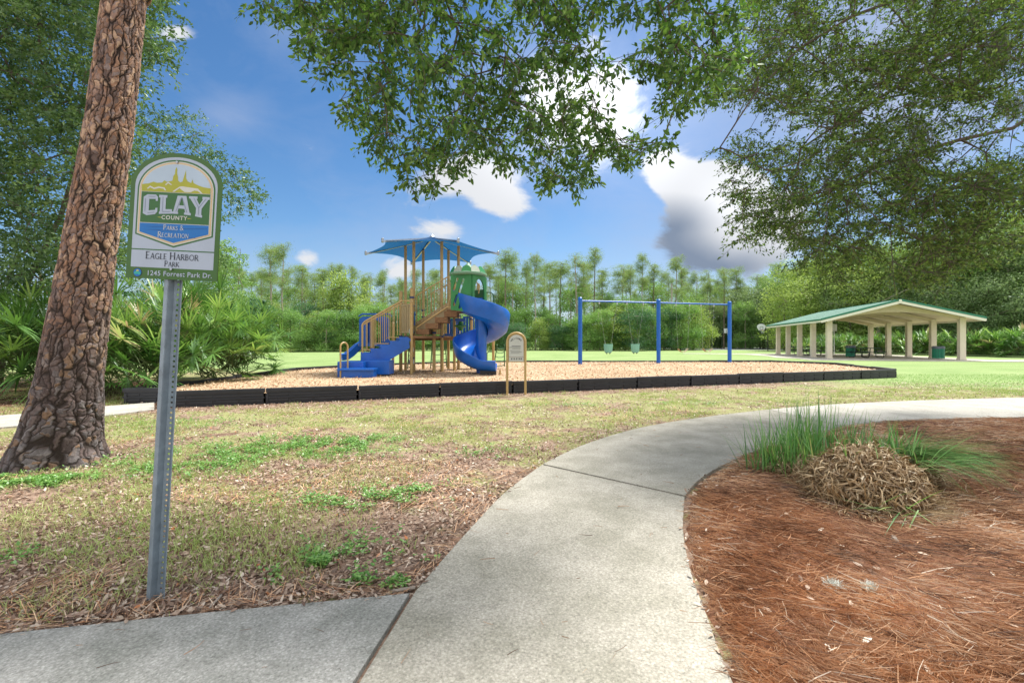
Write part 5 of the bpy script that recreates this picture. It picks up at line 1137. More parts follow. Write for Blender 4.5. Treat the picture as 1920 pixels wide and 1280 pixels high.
def limb_mesh(name, nodes, par, r, mat, parent, nmin=0., sides=5):
    i = np.array([k for k in range(len(nodes)) if par[k] >= 0 and r[k] > nmin]); p = np.array([par[k] for k in i])
    rp = np.minimum(r[p], r[i]*1.6); return np_obj(name, seg_tubes(nodes[p], nodes[i], rp, r[i], sides), 4, None, mat, parent, True)
def in_img(poly, n, D0, D1, ext=None):
    xs = [p[0] for p in poly]; ys = [p[1] for p in poly]; out = []
    x = RNG.uniform(min(xs), max(xs), n*4); y = RNG.uniform(min(ys), max(ys), n*4); k = in_poly(x, y, poly); x, y = x[k][:n], y[k][:n]
    D = D0+(D1-D0)*RNG.random(len(x)); return np.stack([(x-960)/F*D, D, EYE+(640-y)/F*D], 1)

def sprays(base, d0, ntw, nl, L, flat=.45, keep=.5, jit=.012):
    n = len(base); B = np.repeat(base, ntw, 0); D0 = np.repeat(d0, ntw, 0); dr = nrm(D0*keep+rdir(len(B))*np.array([1, 1, flat])); ln = L*RNG.uniform(.5, 1.2, (len(B), 1)); m = len(B)*nl
    t = RNG.random((m, 1))**.7; dd = np.repeat(dr, nl, 0); P = np.repeat(B, nl, 0)+dd*t*np.repeat(ln, nl, 0)+np.array([0, 0, -.12])*(t**2)*np.repeat(ln, nl, 0)+RNG.normal(0, jit, (m, 3)); A = nrm(dd*.7+rdir(m)*.8+np.array([0, 0, -.12]))
    return P, A, B, B+dr*ln+np.array([0, 0, -.12])*ln
OAKN = [(0, (.035, .085, .02)), (.35, (.065, .15, .03)), (.75, (.13, .24, .05)), (.985, (.20, .32, .08)), (1, (.32, .14, .06))]
# ---- oak overhead: drooping leafy ends of a limb that comes from behind the camera
def oak_overhead():
    T = thing('oak_tree', (1.2, -2.4, 0), 'near oak whose large leaves hang into the top centre of the view', 'oak tree')
    poly = [(470, -160), (470, 5), (545, 40), (600, 125), (640, 200), (655, 262), (700, 300), (760, 330), (800, 358), (832, 362), (860, 312), (905, 285), (940, 300), (1000, 335), (1065, 368), (1105, 322), (1160, 300), (1262, 275), (1275, 200), (1345, 165), (1405, 75), (1420, -160)]
    tg = in_img(poly, 1150, 3.0, 4.7)
    px = 960+tg[:, 0]/tg[:, 1]*F; py = 640-(tg[:, 2]-EYE)/tg[:, 1]*F
    keep = (vnoise(px, py, 70, 91) > .22) & ~(((px-1185)/60)**2+((py-190)/70)**2 < 1) ; keep |= (py > 240) & (RNG.random(len(px)) < .5); tg = tg[keep]
    up = np.stack([RNG.uniform(-3.2, 3.6, 90), RNG.uniform(-1.5, 3.0, 90), RNG.uniform(4.3, 6.2, 90)], 1)
    roots = [(1.2, -2.4, 0), (1.2, -2.4, 1.5), (1.1, -2.3, 3.), (1.0, -1.6, 4.2), (.8, -.6, 4.9), (.6, .6, 5.2), (.3, 1.8, 5.1), (0, 2.9, 4.9), (-.6, 3.7, 4.6), (-.8, .6, 5.2), (-1.4, 2.2, 5.), (-1.6, 3.3, 4.6), (1.6, 1.2, 5.2), (1.9, 2.4, 4.9), (1.6, 3.4, 4.5)]
    rp = [-1, 0, 1, 2, 3, 4, 5, 6, 7, 4, 9, 10, 5, 12, 13]
    al = np.concatenate([tg, up]); nd, par, tn = grow(roots, rp, al, .22, .02); r = radii(nd, par, .0022, 2.35, .2); limb_mesh('trunk', nd, par, r, BARK, T, 0, 5)
    # leafy twigs
    base = nd[tn]; dirb = nrm(base-nd[[max(par[t], 0) for t in tn]]); dirb = nrm(dirb+np.array([0, -.1, -.55]))
    P, A, B, E = sprays(base, dirb, 4, 9, .17, .8, .7, .012); np_obj('twigs', seg_tubes(B, E, np.full(len(B), .0018), np.full(len(B), .001), 3), 4, None, BARK, T)
    Nn = nrm(rdir(len(P))*.8+np.array([0, 0, .8])); s = RNG.uniform(.036, .066, len(P)); mt = leafmat('oak_leaf_near', OAKN, .50, .03)
    np_obj('crown', leaves(P, A, Nn, s, s*RNG.uniform(.34, .46, len(P)), LEAF6, .12), 6, RNG.random(len(P))**1.2*.985+(RNG.random(len(P)) > .995)*.05, mt, T)
oak_overhead()
def oak_right():
    T = thing('oak_tree', (11.5, 6.5, 0), 'dark spreading oak whose small leaved limbs fill the upper right', 'oak tree')
    poly = [(1440, -170), (1395, 60), (1345, 130), (1322, 200), (1335, 262), (1372, 300), (1366, 345), (1385, 440), (1412, 452), (1470, 425), (1492, 470), (1500, 505), (1570, 525), (1640, 505), (1690, 515), (1742, 535), (1800, 500), (1870, 500), (1990, 400), (2080, -170)]
    tg = in_img(poly, 2900, 5.6, 9.5); px = 960+tg[:, 0]/tg[:, 1]*F; py = 640-(tg[:, 2]-EYE)/tg[:, 1]*F
    gaps = vnoise(px*.8+py*.6, py*1.9-px*.9, 90, 17); keep = (gaps > np.where(py > 330, .22, .50)) | (RNG.random(len(px)) < .12); keep &= ~((px > 1840) & (py > 400) & (RNG.random(len(px)) < .6)); tg = tg[keep]
    roots = [(11.5, 6.5, 0), (11.4, 6.5, 1.6), (11.1, 6.6, 2.9)]; rp = [-1, 0, 1]
    def limb(pts, start):
        prev = start
        for p in pts: roots.append(tuple(p)); rp.append(prev); prev = len(roots)-1
    limb([at(1990, 180, 7.3), at(1900, 240, 7.4), at(1800, 262, 7.4), at(1700, 292, 7.3), at(1600, 332, 7.2), at(1530, 372, 7.0)], 2)
    limb([at(2000, 40, 7.6), at(1880, 55, 7.5), at(1760, 112, 7.4), at(1640, 190, 7.2), at(1560, 240, 7.0), at(1500, 280, 6.9)], 2)
    limb([at(1950, -30, 7), at(1760, -30, 6.8), at(1600, 30, 6.6), at(1500, 90, 6.5), at(1420, 170, 6.4), at(1380, 230, 6.3)], 2)
    limb([at(2020, 300, 8.2), at(1920, 310, 8.3), at(1850, 360, 8.4), at(1800, 420, 8.4), at(1760, 470, 8.4)], 2)
    nd, par, tn = grow(roots, rp, tg, .35, .03); r = radii(nd, par, .0035, 2.45, .24); limb_mesh('trunk', nd, par, r, BARK, T, 0, 5)
    base = nd[tn]; dirb = nrm(base-nd[[max(par[t], 0) for t in tn]]); P, A, B, E = sprays(base, dirb, 6, 11, .34, .30, .55, .018); np_obj('twigs', seg_tubes(B, E, np.full(len(B), .0035), np.full(len(B), .0015), 3), 4, None, BARK, T)
    Nn = nrm(rdir(len(P))*.8+np.array([0, 0, .8])); s = RNG.uniform(.04, .068, len(P))
    np_obj('crown', leaves(P, A, Nn, s, s*.46, DIAM, .1), 4, RNG.random(len(P))**1.25*.99, leafmat('oak_leaf_right', [(0, (.04, .085, .018)), (.4, (.095, .175, .038)), (.8, (.19, .30, .065)), (.985, (.24, .34, .09)), (1, (.32, .14, .06))], .5, .03), T)
    # grey moss beards
    V = []; 
    for px, y0, ln in ((1722, 235, 1.0), (1730, 250, .8), (1870, 70, 1.1), (1885, 80, .9), (1860, 90, .7), (1905, 190, .6), (1560, 300, .35), (1765, 430, .4), (1700, 300, .5)):
        n = 160; c = at(px, y0, 7.3); P = np.array(c)+RNG.normal(0, 1, (n, 3))*np.array([.07, .07, .08]); T_ = np.stack([RNG.normal(0, .15, n), RNG.normal(0, .15, n), -np.ones(n)], 1); V.append(ribbons(P, T_, rdir(n), RNG.uniform(.1, ln*.6, n), .005, RNG.uniform(-.6, .6, n), 4, 1, .3))
    V = np.concatenate(V); np_obj('moss', V, 4, RNG.random(len(V)//4), leafmat('grey_moss', [(0, (.16, .17, .12)), (1, (.30, .31, .24))], .3, 0), T)
oak_right()
def crowd_tree(name, label, poly, D0, D1, rootpts, ntg, nt, sp, ls, stops, trunk_mat=BARK, rtop=.3, trans=.35, matname=None, gapn=None, group=None, cat='tree'):
    b = rootpts[0]; T = thing(name, (b[0], b[1], 0), label, cat, group); tg = in_img(poly, ntg, D0, D1)
    if gapn:
        px = 960+tg[:, 0]/tg[:, 1]*F; py = 640-(tg[:, 2]-EYE)/tg[:, 1]*F; tg = tg[(vnoise(px, py, gapn[0], gapn[1]) > gapn[2])]
    rp = [-1]+list(range(len(rootpts)-1)); nd, par, tn = grow(rootpts, rp, tg, .8, .04); r = radii(nd, par, .005, 2.4, rtop)
    limb_mesh('trunk', nd, par, r, trunk_mat, T, .006, 6)
    base = nd[tn]; dirb = nrm(base-nd[[max(par[t], 0) for t in tn]]); ntw = max(3, nt//13); P, A, B, E = sprays(base, dirb, ntw, 13, sp*2.2, .35, .4, .03)
    Nn = nrm(rdir(len(P))*.9+np.array([0, 0, .7])); s = RNG.uniform(.7, 1.25, len(P))*ls; cl = np.repeat(RNG.random(len(base)), 13*ntw)
    np_obj('crown', leaves(P, A, Nn, s, s*.45, DIAM, .1), 4, np.clip(.55*cl+.45*RNG.random(len(P)), 0, 1), leafmat(matname or name+'_leaf', stops, trans, .04), T)
GRN = [(0, (.03, .07, .022)), (.5, (.08, .155, .045)), (1, (.20, .31, .09))]
GRB = [(0, (.09, .18, .045)), (.5, (.17, .30, .075)), (1, (.29, .42, .12))]
YGR = [(0, (.14, .22, .05)), (.5, (.27, .38, .09)), (1, (.42, .52, .16))]
DKG = [(0, (.045, .12, .05)), (.5, (.085, .19, .075)), (1, (.15, .28, .11))]
crowd_tree('oak_tree', 'tall leafy oak on the far left with a leaning dark trunk', [(-260, -150), (300, -150), (310, 90), (268, 130), (232, 200), (250, 300), (200, 420), (215, 500), (120, 545), (-60, 560), (-260, 500)], 10.5, 15.5,
           [(-14.2, 12.6, 0), (-14.0, 12.6, 1.6), (-13.4, 12.7, 3.2), (-12.7, 12.8, 4.8), (-12.2, 12.8, 6.4), (-11.6, 12.6, 8.)], 2000, 80, .32, .11, GRN, matname='left_oak_leaf', gapn=(60, 5, .15), cat='oak tree')
crowd_tree('oak_tree', 'airy oak whose bough reaches right above the park name sign', [(150, 230), (250, 205), (330, 196), (385, 262), (440, 300), (492, 345), (470, 392), (425, 402), (400, 440), (440, 480), (420, 500), (300, 520), (150, 520)], 15, 20,
           [(-13.6, 17.6, 0), (-13.4, 17.6, 2), (-13.0, 17.5, 4.), (-12.4, 17.5, 6.), (-11.6, 17.4, 7.6)], 340, 80, .32, .105, GRN, matname='left_oak_leaf', gapn=(34, 9, .36), cat='oak tree')
crowd_tree('pine_tree', 'bushy green pine standing beyond the palmettos, left of the field', [(395, 470), (420, 450), (445, 470), (455, 520), (470, 530), (460, 570), (420, 590), (340, 590), (330, 550), (370, 500)], 30, 36,
           [(-20, 33, 0), (-20, 33, 3), (-19.8, 33, 6), (-19.7, 33, 8.0)], 300, 70, .42, .16, GRB, BARKP, .2, matname='mid_leaf', gapn=(22, 4, .2), cat='pine tree')

# ---- big foreground pine: plated bark modelled, crown above the frame
def big_pine():
    T = thing('pine_tree', (-4.85, 4.85, 0), 'big foreground pine trunk with plated orange and grey bark, left of the sign', 'pine tree')
    YC = 4.85; zs = [-.1, .0, .13, .25, .42, .89, 2.21, 3.59, 4.94, 7.5, 11.0]; cx = [107, 107, 107, 112, 118, 131, 166, 205, 234, None, None]; rad = [.45, .43, .385, .350, .322, .272, .224, .200, .178, .15, .11]
    X = [(c-960)/F*YC if c else None for c in cx]; X[9] = X[8]+.45; X[10] = X[8]+.8
    nz_, nt_ = 900, 360; Zt = np.concatenate([np.linspace(-.1, 5.0, nz_-60), np.linspace(5.03, 11, 60)]); th = np.linspace(0, 2*math.pi, nt_, endpoint=False)
    cxz = np.interp(Zt, zs, X); rz = np.interp(Zt, zs, rad); 
    ker = np.ones(25)/25; pad = lambda a: np.convolve(np.pad(a, 12, 'edge'), ker, 'valid'); rz = pad(rz); cxz = pad(cxz)
    TH, ZZ = np.meshgrid(th, Zt); rng = np.random.default_rng(3)
    # cell pattern: stretched plates on (circumference, height)
    circ = 2*math.pi*.24; U = TH/(2*math.pi)*circ; Wv = ZZ.copy()
    def pn(u, v, s, sd): return vnoise(u+50, v+50, s, sd)-.5
    warpu = .05*pn(np.cos(TH)*.3, Wv+np.sin(TH)*.3, .16, 1)+.028*pn(U, Wv, .045, 2)+.014*pn(U, Wv, .018, 12); warpv = .12*pn(np.sin(TH)*.4, Wv+np.cos(TH)*.3, .14, 3)+.03*pn(Wv, U, .04, 4)
    def cells(nu, sv, sd, jit=.85):
        su = circ/nu; Ud = U+warpu; Wd = Wv+warpv; nv_ = 200; jx = np.random.default_rng(sd).random((nu, nv_)); jy = np.random.default_rng(sd+1).random((nu, nv_)); cr = np.random.default_rng(sd+2).random((nu, nv_))
        iu = np.floor(Ud/su).astype(int); iv = np.floor(Wd/sv).astype(int); F1 = np.full(U.shape, 9.); F2 = np.full(U.shape, 9.); ID = np.zeros(U.shape)
        for du in (-1, 0, 1):
            for dv in (-1, 0, 1):
                a = iu+du; b = iv+dv; am = a % nu; bm_ = b % nv_; ddx = (Ud-(a+.5+jit*(jx[am, bm_]-.5))*su)/su; ddy = (Wd-(b+.5+jit*(jy[am, bm_]-.5)+.5*(am % 2))*sv)/sv
                d = np.abs(ddx)**1.6+np.abs(ddy)**1.6; d = d**(1/1.6); c = d < F1; F2 = np.where(c, F1, np.minimum(F2, d)); ID = np.where(c, cr[am, bm_], ID); F1 = np.where(c, d, F1)
        return F2-F1, ID
    g1, id1 = cells(18, .40, 3); g2, id2 = cells(24, .105, 13); g3, id3 = cells(40, .05, 23, 1.)
    st_ = lambda g, w: np.clip(g/w, 0, 1)**.7
    wid = .22+.14*np.clip(1.2-ZZ, 0, 1); e = st_(g1, wid)*(.22+.78*st_(g2, .13)); e2 = st_(g2, .13); e3 = st_(g3, .10)
    ID = np.clip(.62*id2+.38*id3, 0, 1); ID = np.clip((ID-.5)*1.6+.5, 0, 1)
    h = e*(.011+.004*id2+.003*id3*e3)+.003*vnoise(U, Wv, .014, 6)*e
    h = h*np.where(ZZ < .7, 1.3, 1.); 
    flare = np.where(ZZ < .45, (1-np.clip(ZZ, 0, .45)/.45)**2*.06*(np.cos(TH*5+1.3)+.5*np.cos(TH*3+.4)), 0)
    Rr = rz[:, None]-.012+h+flare*.8
    V = np.stack([cxz[:, None]+Rr*np.cos(TH), YC+.0*ZZ+Rr*np.sin(TH), ZZ], -1).reshape(-1, 3); off = np.array([-4.85, 4.85, 0])
    I, J = np.meshgrid(np.arange(nt_), np.arange(nz_-1)); a = J*nt_+I; b = J*nt_+(I+1) % nt_; Fc = np.stack([a, b, b+nt_, a+nt_], -1).reshape(-1, 4)
    m, N, L = _new('plated_pine_bark'); bs = N.new('ShaderNodeBsdfPrincipled'); bs.inputs['Roughness'].default_value = .88; bs.inputs['Specular IOR Level'].default_value = .25
    at_ = N.new('ShaderNodeAttribute'); at_.attribute_name = 'cell'; ae = N.new('ShaderNodeAttribute'); ae.attribute_name = 'plate'; ah = N.new('ShaderNodeAttribute'); ah.attribute_name = 'high'
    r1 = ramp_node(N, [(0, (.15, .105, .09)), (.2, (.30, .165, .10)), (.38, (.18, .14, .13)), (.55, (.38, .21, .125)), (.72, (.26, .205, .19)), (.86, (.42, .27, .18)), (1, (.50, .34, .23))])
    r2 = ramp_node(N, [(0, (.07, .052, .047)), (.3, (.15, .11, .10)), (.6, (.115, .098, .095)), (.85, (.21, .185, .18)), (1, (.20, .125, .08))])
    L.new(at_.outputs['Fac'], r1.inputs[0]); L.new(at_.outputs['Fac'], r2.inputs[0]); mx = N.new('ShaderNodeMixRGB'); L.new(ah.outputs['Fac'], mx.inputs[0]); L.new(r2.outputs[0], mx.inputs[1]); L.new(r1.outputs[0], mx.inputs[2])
    nn = noise_node(N, L, 45, 7, .7, stretch=(1, 1, .6)); r3 = ramp_node(N, [(.3, (.55, .52, .50)), (.5, (1, 1, 1)), (.72, (1.35, 1.33, 1.3))]); L.new(nn.outputs[0], r3.inputs[0])
    mm = N.new('ShaderNodeMixRGB'); mm.blend_type = 'MULTIPLY'; mm.inputs[0].default_value = .9; L.new(mx.outputs[0], mm.inputs[1]); L.new(r3.outputs[0], mm.inputs[2])
    m4 = N.new('ShaderNodeMixRGB'); L.new(ae.outputs['Fac'], m4.inputs[0]); m4.inputs[1].default_value = (.035, .025, .02, 1); L.new(mm.outputs[0], m4.inputs[2]); L.new(m4.outputs[0], bs.inputs['Base Color'])
    n5 = noise_node(N, L, 90, 6, .7); bp = N.new('ShaderNodeBump'); bp.inputs['Strength'].default_value = .8; bp.inputs['Distance'].default_value = .008; L.new(n5.outputs[0], bp.inputs['Height']); L.new(bp.outputs[0], bs.inputs['Normal']); _out(N, L, bs.outputs[0])
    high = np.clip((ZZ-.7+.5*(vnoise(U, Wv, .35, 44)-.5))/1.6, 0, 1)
    ex = {'cell': ID.ravel(), 'plate': np.clip(e*1.7-.5, 0, 1).ravel(), 'high': high.ravel()}
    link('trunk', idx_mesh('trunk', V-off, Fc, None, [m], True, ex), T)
    # limbs and needle tufts, all above the picture
    top = X[10]; roots = [(X[8]+.2, YC, 6.2), (X[9], YC, 7.5), (top-.1, YC, 9.2), (top, YC, 10.8), (top+.1, YC, 12.)]
    tg = np.stack([RNG.uniform(-2.6, 2.4, 130)+top, YC+RNG.uniform(-2.6, 2.2, 130), RNG.uniform(8.6, 13, 130)], 1); nd, par, tn = grow(roots, [-1, 0, 1, 2, 3], tg, .6, .02); r = radii(nd, par, .008, 2.3, .13); limb_mesh('limbs', nd, par, r, BARKP, T, .0, 6)
    base = np.repeat(nd[tn], 45, 0); n = len(base); P = base+RNG.normal(0, .10, (n, 3)); np_obj('crown', leaves(P, rdir(n)+np.array([0, 0, .3]), rdir(n), RNG.uniform(.12, .22, n), .010, DIAM, 0), 4, RNG.random(n), leafmat('pine_needles', GRB, .3, .03), T)
big_pine()

# ---- saw palmettos
PALM = [(0, (.05, .13, .03)), (.45, (.13, .27, .06)), (.85, (.28, .44, .11)), (.95, (.42, .50, .18)), (1, (.45, .36, .19))]
PMAT = leafmat('palmetto_blade', PALM, .32, .05, .4)
def palmetto(name, loc, label, seed, nf=24, h=1.5, rs=.62, group=None, blades=24):
    T = thing(name, loc, label, 'saw palmetto', group); rng = np.random.default_rng(seed); V = []; RN = []; mb = MB(); o = np.array(loc)
    for k in range(nf):
        az = rng.uniform(0, 2*math.pi); el = rng.uniform(.12, 1.25); L_ = h*rng.uniform(.6, 1.0); st = o+np.array([rng.normal(0, .16), rng.normal(0, .16), rng.uniform(.1, .35)*h])
        dr = np.array([math.cos(az)*math.cos(el), math.sin(az)*math.cos(el), math.sin(el)]); hub = st+dr*L_*.75+np.array([0, 0, -.10*L_*math.cos(el)])
        mb.tube([tuple(st), tuple(st+dr*L_*.4+np.array([0, 0, .02])), tuple(hub)], [.012, .009, .007], 5)
        f = nrm(dr+np.array([0, 0, -.35*math.cos(el)])); s = nrm(np.cross(f, [0, 0, 1.])+rng.normal(0, .5, 3)); s = nrm(s-f*np.dot(s, f)); nv = np.cross(s, f)
        ph = np.linspace(-2.05, 2.05, blades)+rng.normal(0, .03, blades); Td = np.cos(ph)[:, None]*f+np.sin(ph)[:, None]*s+.22*nv*(1-np.abs(ph)/2.4)[:, None]; Ln = rs*rng.uniform(.85, 1.08)*(.74+.26*np.cos(ph))*rng.uniform(.92, 1.05, blades)
        V.append(ribbons(np.tile(hub, (blades, 1)), Td, (0, 0, -1), Ln, (.046 if blades > 16 else .05)*rs/.62, rng.uniform(.1, .55, blades), 3, .25, .02, 1.)); dead = rng.random() < .06; t0 = .97 if dead else rng.uniform(.05, .85)
        RN.append(np.repeat(np.clip(t0+rng.normal(0, .07, blades), 0, 1 if dead else .9), 3))
    np_obj('fronds', np.concatenate(V), 4, np.concatenate(RN), PMAT, T); mb.build('stems', simple('palmetto_stem', (.10, .14, .04), .6, .2), T, True); return T
def palmettos():
    sp = [(30, 725, 10.8, 1.75), (-90, 720, 10.3, 1.7), (-30, 700, 12.3, 1.9), (95, 722, 11.2, 1.8), (190, 715, 11.8, 1.9), (270, 718, 12.0, 2.0), (330, 712, 12.4, 2.05), (392, 706, 12.8, 1.8), (432, 700, 13.6, 1.75), (350, 690, 14.6, 2.2), (260, 690, 14.8, 2.4), (150, 690, 14.8, 2.3), (60, 690, 14.4, 2.2), (300, 716, 11.0, 1.2), (225, 730, 10.9, 1.3), (440, 690, 15.6, 1.9), (448, 700, 14.6, 1.2)]
    nm = ['left of the big pine trunk, lowest at the frame edge', 'cut by the left frame edge', 'behind the leftmost one', 'right behind the big pine trunk', 'just right of the big pine trunk', 'left of the sign post', 'right of the sign post', 'at the right front of the clump', 'lowest at the right tip of the clump', 'at the back of the clump right of the sign post', 'tall at the back behind the sign post', 'tall at the back behind the pine trunk', 'at the back left of the pine trunk', 'low in front by the black border', 'low in front between trunk and sign post', 'at the back right tip of the clump', 'smallest one at the right tip of the clump']
    for i, (px, py, D, h) in enumerate(sp):
        X = (px-960)/F*D; palmetto('palmetto_plant', (X, D, 0), 'saw palmetto with fan fronds, '+nm[i], 100+i, 38, h*1.42, .74, 'saw palmettos behind the big pine', 20)
palmettos()
# ------------------------------------------------------------------ tree line beyond the field
def palms_far():
    protos = []
    for i, (px, D, s, where) in enumerate([(1500, 47, .9, 'at the left end, seen between the pavilion columns'), (1530, 48, 1., 'seen behind the front left pavilion column'), (1562, 48, 1.1, 'right of the front left pavilion column'), (1590, 49, 1.2, 'left of the nearest picnic table'), (1620, 49, 1.15, 'above the nearest picnic table'), (1650, 48, 1.1, 'behind the middle of the pavilion'),
            (1678, 47, 1.1, 'behind the third right hand column'), (1708, 45, 1.15, 'between the right hand columns'), (1735, 44, 1.2, 'behind the second right hand column'), (1765, 43, 1.2, 'above the green litter bin'), (1812, 41, 1.25, 'just right of the front right column'), (1840, 40, 1.2, 'second right of the pavilion'), (1868, 39, 1.2, 'third right of the pavilion'), (1897, 38, 1.25, 'fourth right of the pavilion'), (1925, 37, 1.3, 'cut by the right frame edge'),
            (1855, 44, 1.4, 'in the back row right of the pavilion'), (1900, 43, 1.4, 'in the back row near the right frame edge'), (1232, 71, .9, 'low beyond the field right of the white hoop'), (1150, 72, .9, 'low beyond the field between the bucket swings'), (1407, 80, 1., 'left of the fan shaped hoop')]):
        X = (px-960)/F*D; lab = 'bright saw palmetto '+where
        if i < 3: t = palmetto('palmetto_plant', (X, D, 0), lab, 300+i, 34, 1.75, .8, 'saw palmettos behind the pavilion and field', 16); t.scale = (s, s, s); protos.append(t)
        else: copy_tree(protos[i % 3], None, (X, D, 0), (0, 0, random.uniform(0, 6.28)), (s*1.05, s*1.05, s), lab)
palms_far()
# prototypes, built at the origin, then placed by copying
def pine_proto(seed, h, name='pine_tree'):
    rng = np.random.default_rng(seed); T = thing(name, (0, 0, 0), '', 'pine tree'); ORG[T.name] = Vector((0, 0, 0))
    lean = rng.normal(0, .02, 2); n = 9; roots = [(lean[0]*h*i/(n-1)+rng.normal(0, .05), lean[1]*h*i/(n-1), h*i/(n-1)) for i in range(n)]; tg = []
    hi_ = rng.uniform(.36, .62); nb = rng.integers(18, 30)
    for k in range(nb):
        z = h*(hi_+(1-hi_)*rng.random()**.8); az = rng.uniform(0, 6.28); ln = (1.05-.62*(z/h-.5)*1.6)*rng.uniform(.7, 3.1)*h/16; 
        for s in np.linspace(.3, 1, 6): tg.append((math.cos(az)*ln*s+rng.normal(0, .28), math.sin(az)*ln*s+rng.normal(0, .28), z+.38*ln*s+rng.normal(0, .35)))
    for _ in range(16): tg.append((rng.normal(0, .6), rng.normal(0, .5), h*rng.uniform(.93, 1.04)))
    nd, par, tn = grow(roots, [-1]+list(range(n-1)), tg, .7, .02); r = radii(nd, par, .014, 2.2, .17); z = nd[:, 2]
    rt = .17*(1-.75*np.clip(z/h, 0, 1)); r = np.array([rt[i] if i < n else min(r[i], .07) for i in range(len(nd))])
    limb_mesh('trunk', nd, par, r, BARKP if seed % 2 else BARKL, T, 0, 6)
    nt = 74; base = np.repeat(nd[tn], nt, 0); m = len(base); P = base+rng.normal(0, 1, (m, 3))*np.array([.34, .34, .20])*np.repeat(rng.uniform(.5, 1.3, (len(tn), 1)), nt, 0); A = nrm(rng.normal(size=(m, 3))+np.array([0, 0, .4])); cl = np.repeat(rng.random(len(tn)), nt)
    np_obj('crown', leaves(P, A, nrm(rng.normal(size=(m, 3))), rng.uniform(.10, .21, m), rng.uniform(.028, .05, m), DIAM, 0), 4, np.clip(.5*cl+.5*rng.random(m), 0, 1), leafmat('far_pine_needles', [(0, (.11, .19, .06)), (.5, (.22, .32, .10)), (1, (.36, .45, .16))], .45, .02), T); return T
def leafy_proto(seed, h, wd, stops, mname, trunk_h=.25, n_lobe=16, nleaf=13000, name='broadleaf_tree', ls=.17, low=.0):
    rng = np.random.default_rng(seed); T = thing(name, (0, 0, 0), '', 'tree'); ORG[T.name] = Vector((0, 0, 0)); lobes = []
    for k in range(n_lobe):
        t = rng.random(); z = h*(low+trunk_h+(1-trunk_h-low)*t*.92); rr = wd*math.sqrt(max(.05, 1-((z/h-.5)/.62)**2))*rng.uniform(.25, 1); az = rng.uniform(0, 6.28); lobes.append((rr*math.cos(az), rr*math.sin(az), z, wd*rng.uniform(.24, .46)))
    lobes = np.array(lobes); ii = rng.choice(len(lobes), nleaf, p=lobes[:, 3]**2/np.sum(lobes[:, 3]**2)); d = nrm(rng.normal(size=(nleaf, 3))); d[:, 2] = np.where(d[:, 2] < -.2, d[:, 2]*.5, d[:, 2]); rad = (rng.random(nleaf)**.35)*(1+.25*(vnoise(d[:, 0]*3+ii, d[:, 1]*3+d[:, 2]*2, .5, seed)-.5)*2)
    sq = np.random.default_rng(seed+7).uniform(.6, 1.05, len(lobes))[ii]; P = lobes[ii, :3]+d*(lobes[ii, 3]*rad)[:, None]*np.stack([np.ones(nleaf), np.ones(nleaf), sq], 1)
    fz = rng.random(nleaf) < .26; zz = h*(low+.02+.9*rng.random(nleaf)**1.15); rr = wd*np.sqrt(np.maximum(.05, 1-((zz/h-.42)/.62)**2))*np.sqrt(rng.random(nleaf)); az = rng.uniform(0, 6.28, nleaf); P = np.where(fz[:, None], np.stack([rr*np.cos(az), rr*np.sin(az), zz], 1), P)
    P[:, 2] = np.maximum(P[:, 2], .05)
    keep = vnoise(P[:, 0]*1.3+P[:, 1]*.7, P[:, 2]*1.6+P[:, 1], .55, seed+1) > .27; P = P[keep]; ii = ii[keep]; d = d[keep]; m = len(P); A = nrm(rng.normal(size=(m, 3))+np.array([0, 0, -.2])+d*.4); Nn = nrm(rng.normal(size=(m, 3))*.7+np.array([0, 0, .8])+d*.3); s = rng.uniform(.6, 1.3, m)*ls
    cl = (ii*0.6180339) % 1
    np_obj('crown', leaves(P, A, Nn, s, s*.55, DIAM, .1), 4, np.clip(.55*cl+.45*rng.random(m), 0, 1), leafmat(mname, stops, .42, .03), T)
    roots = [(0, 0, 0), (.05*h*rng.normal()*.3, 0, h*.25), (0, .05*h*rng.normal()*.3, h*.5), (0, 0, h*.75)]; nd, par, tn = grow(roots, [-1, 0, 1, 2], lobes[:, :3], 1.2, .02); r = radii(nd, par, .04, 2.2, .028*h); r[0] = max(r[0], .022*h)
    limb_mesh('trunk', nd, par, r, BARK if seed % 2 else BARKL, T, 0, 6); return T

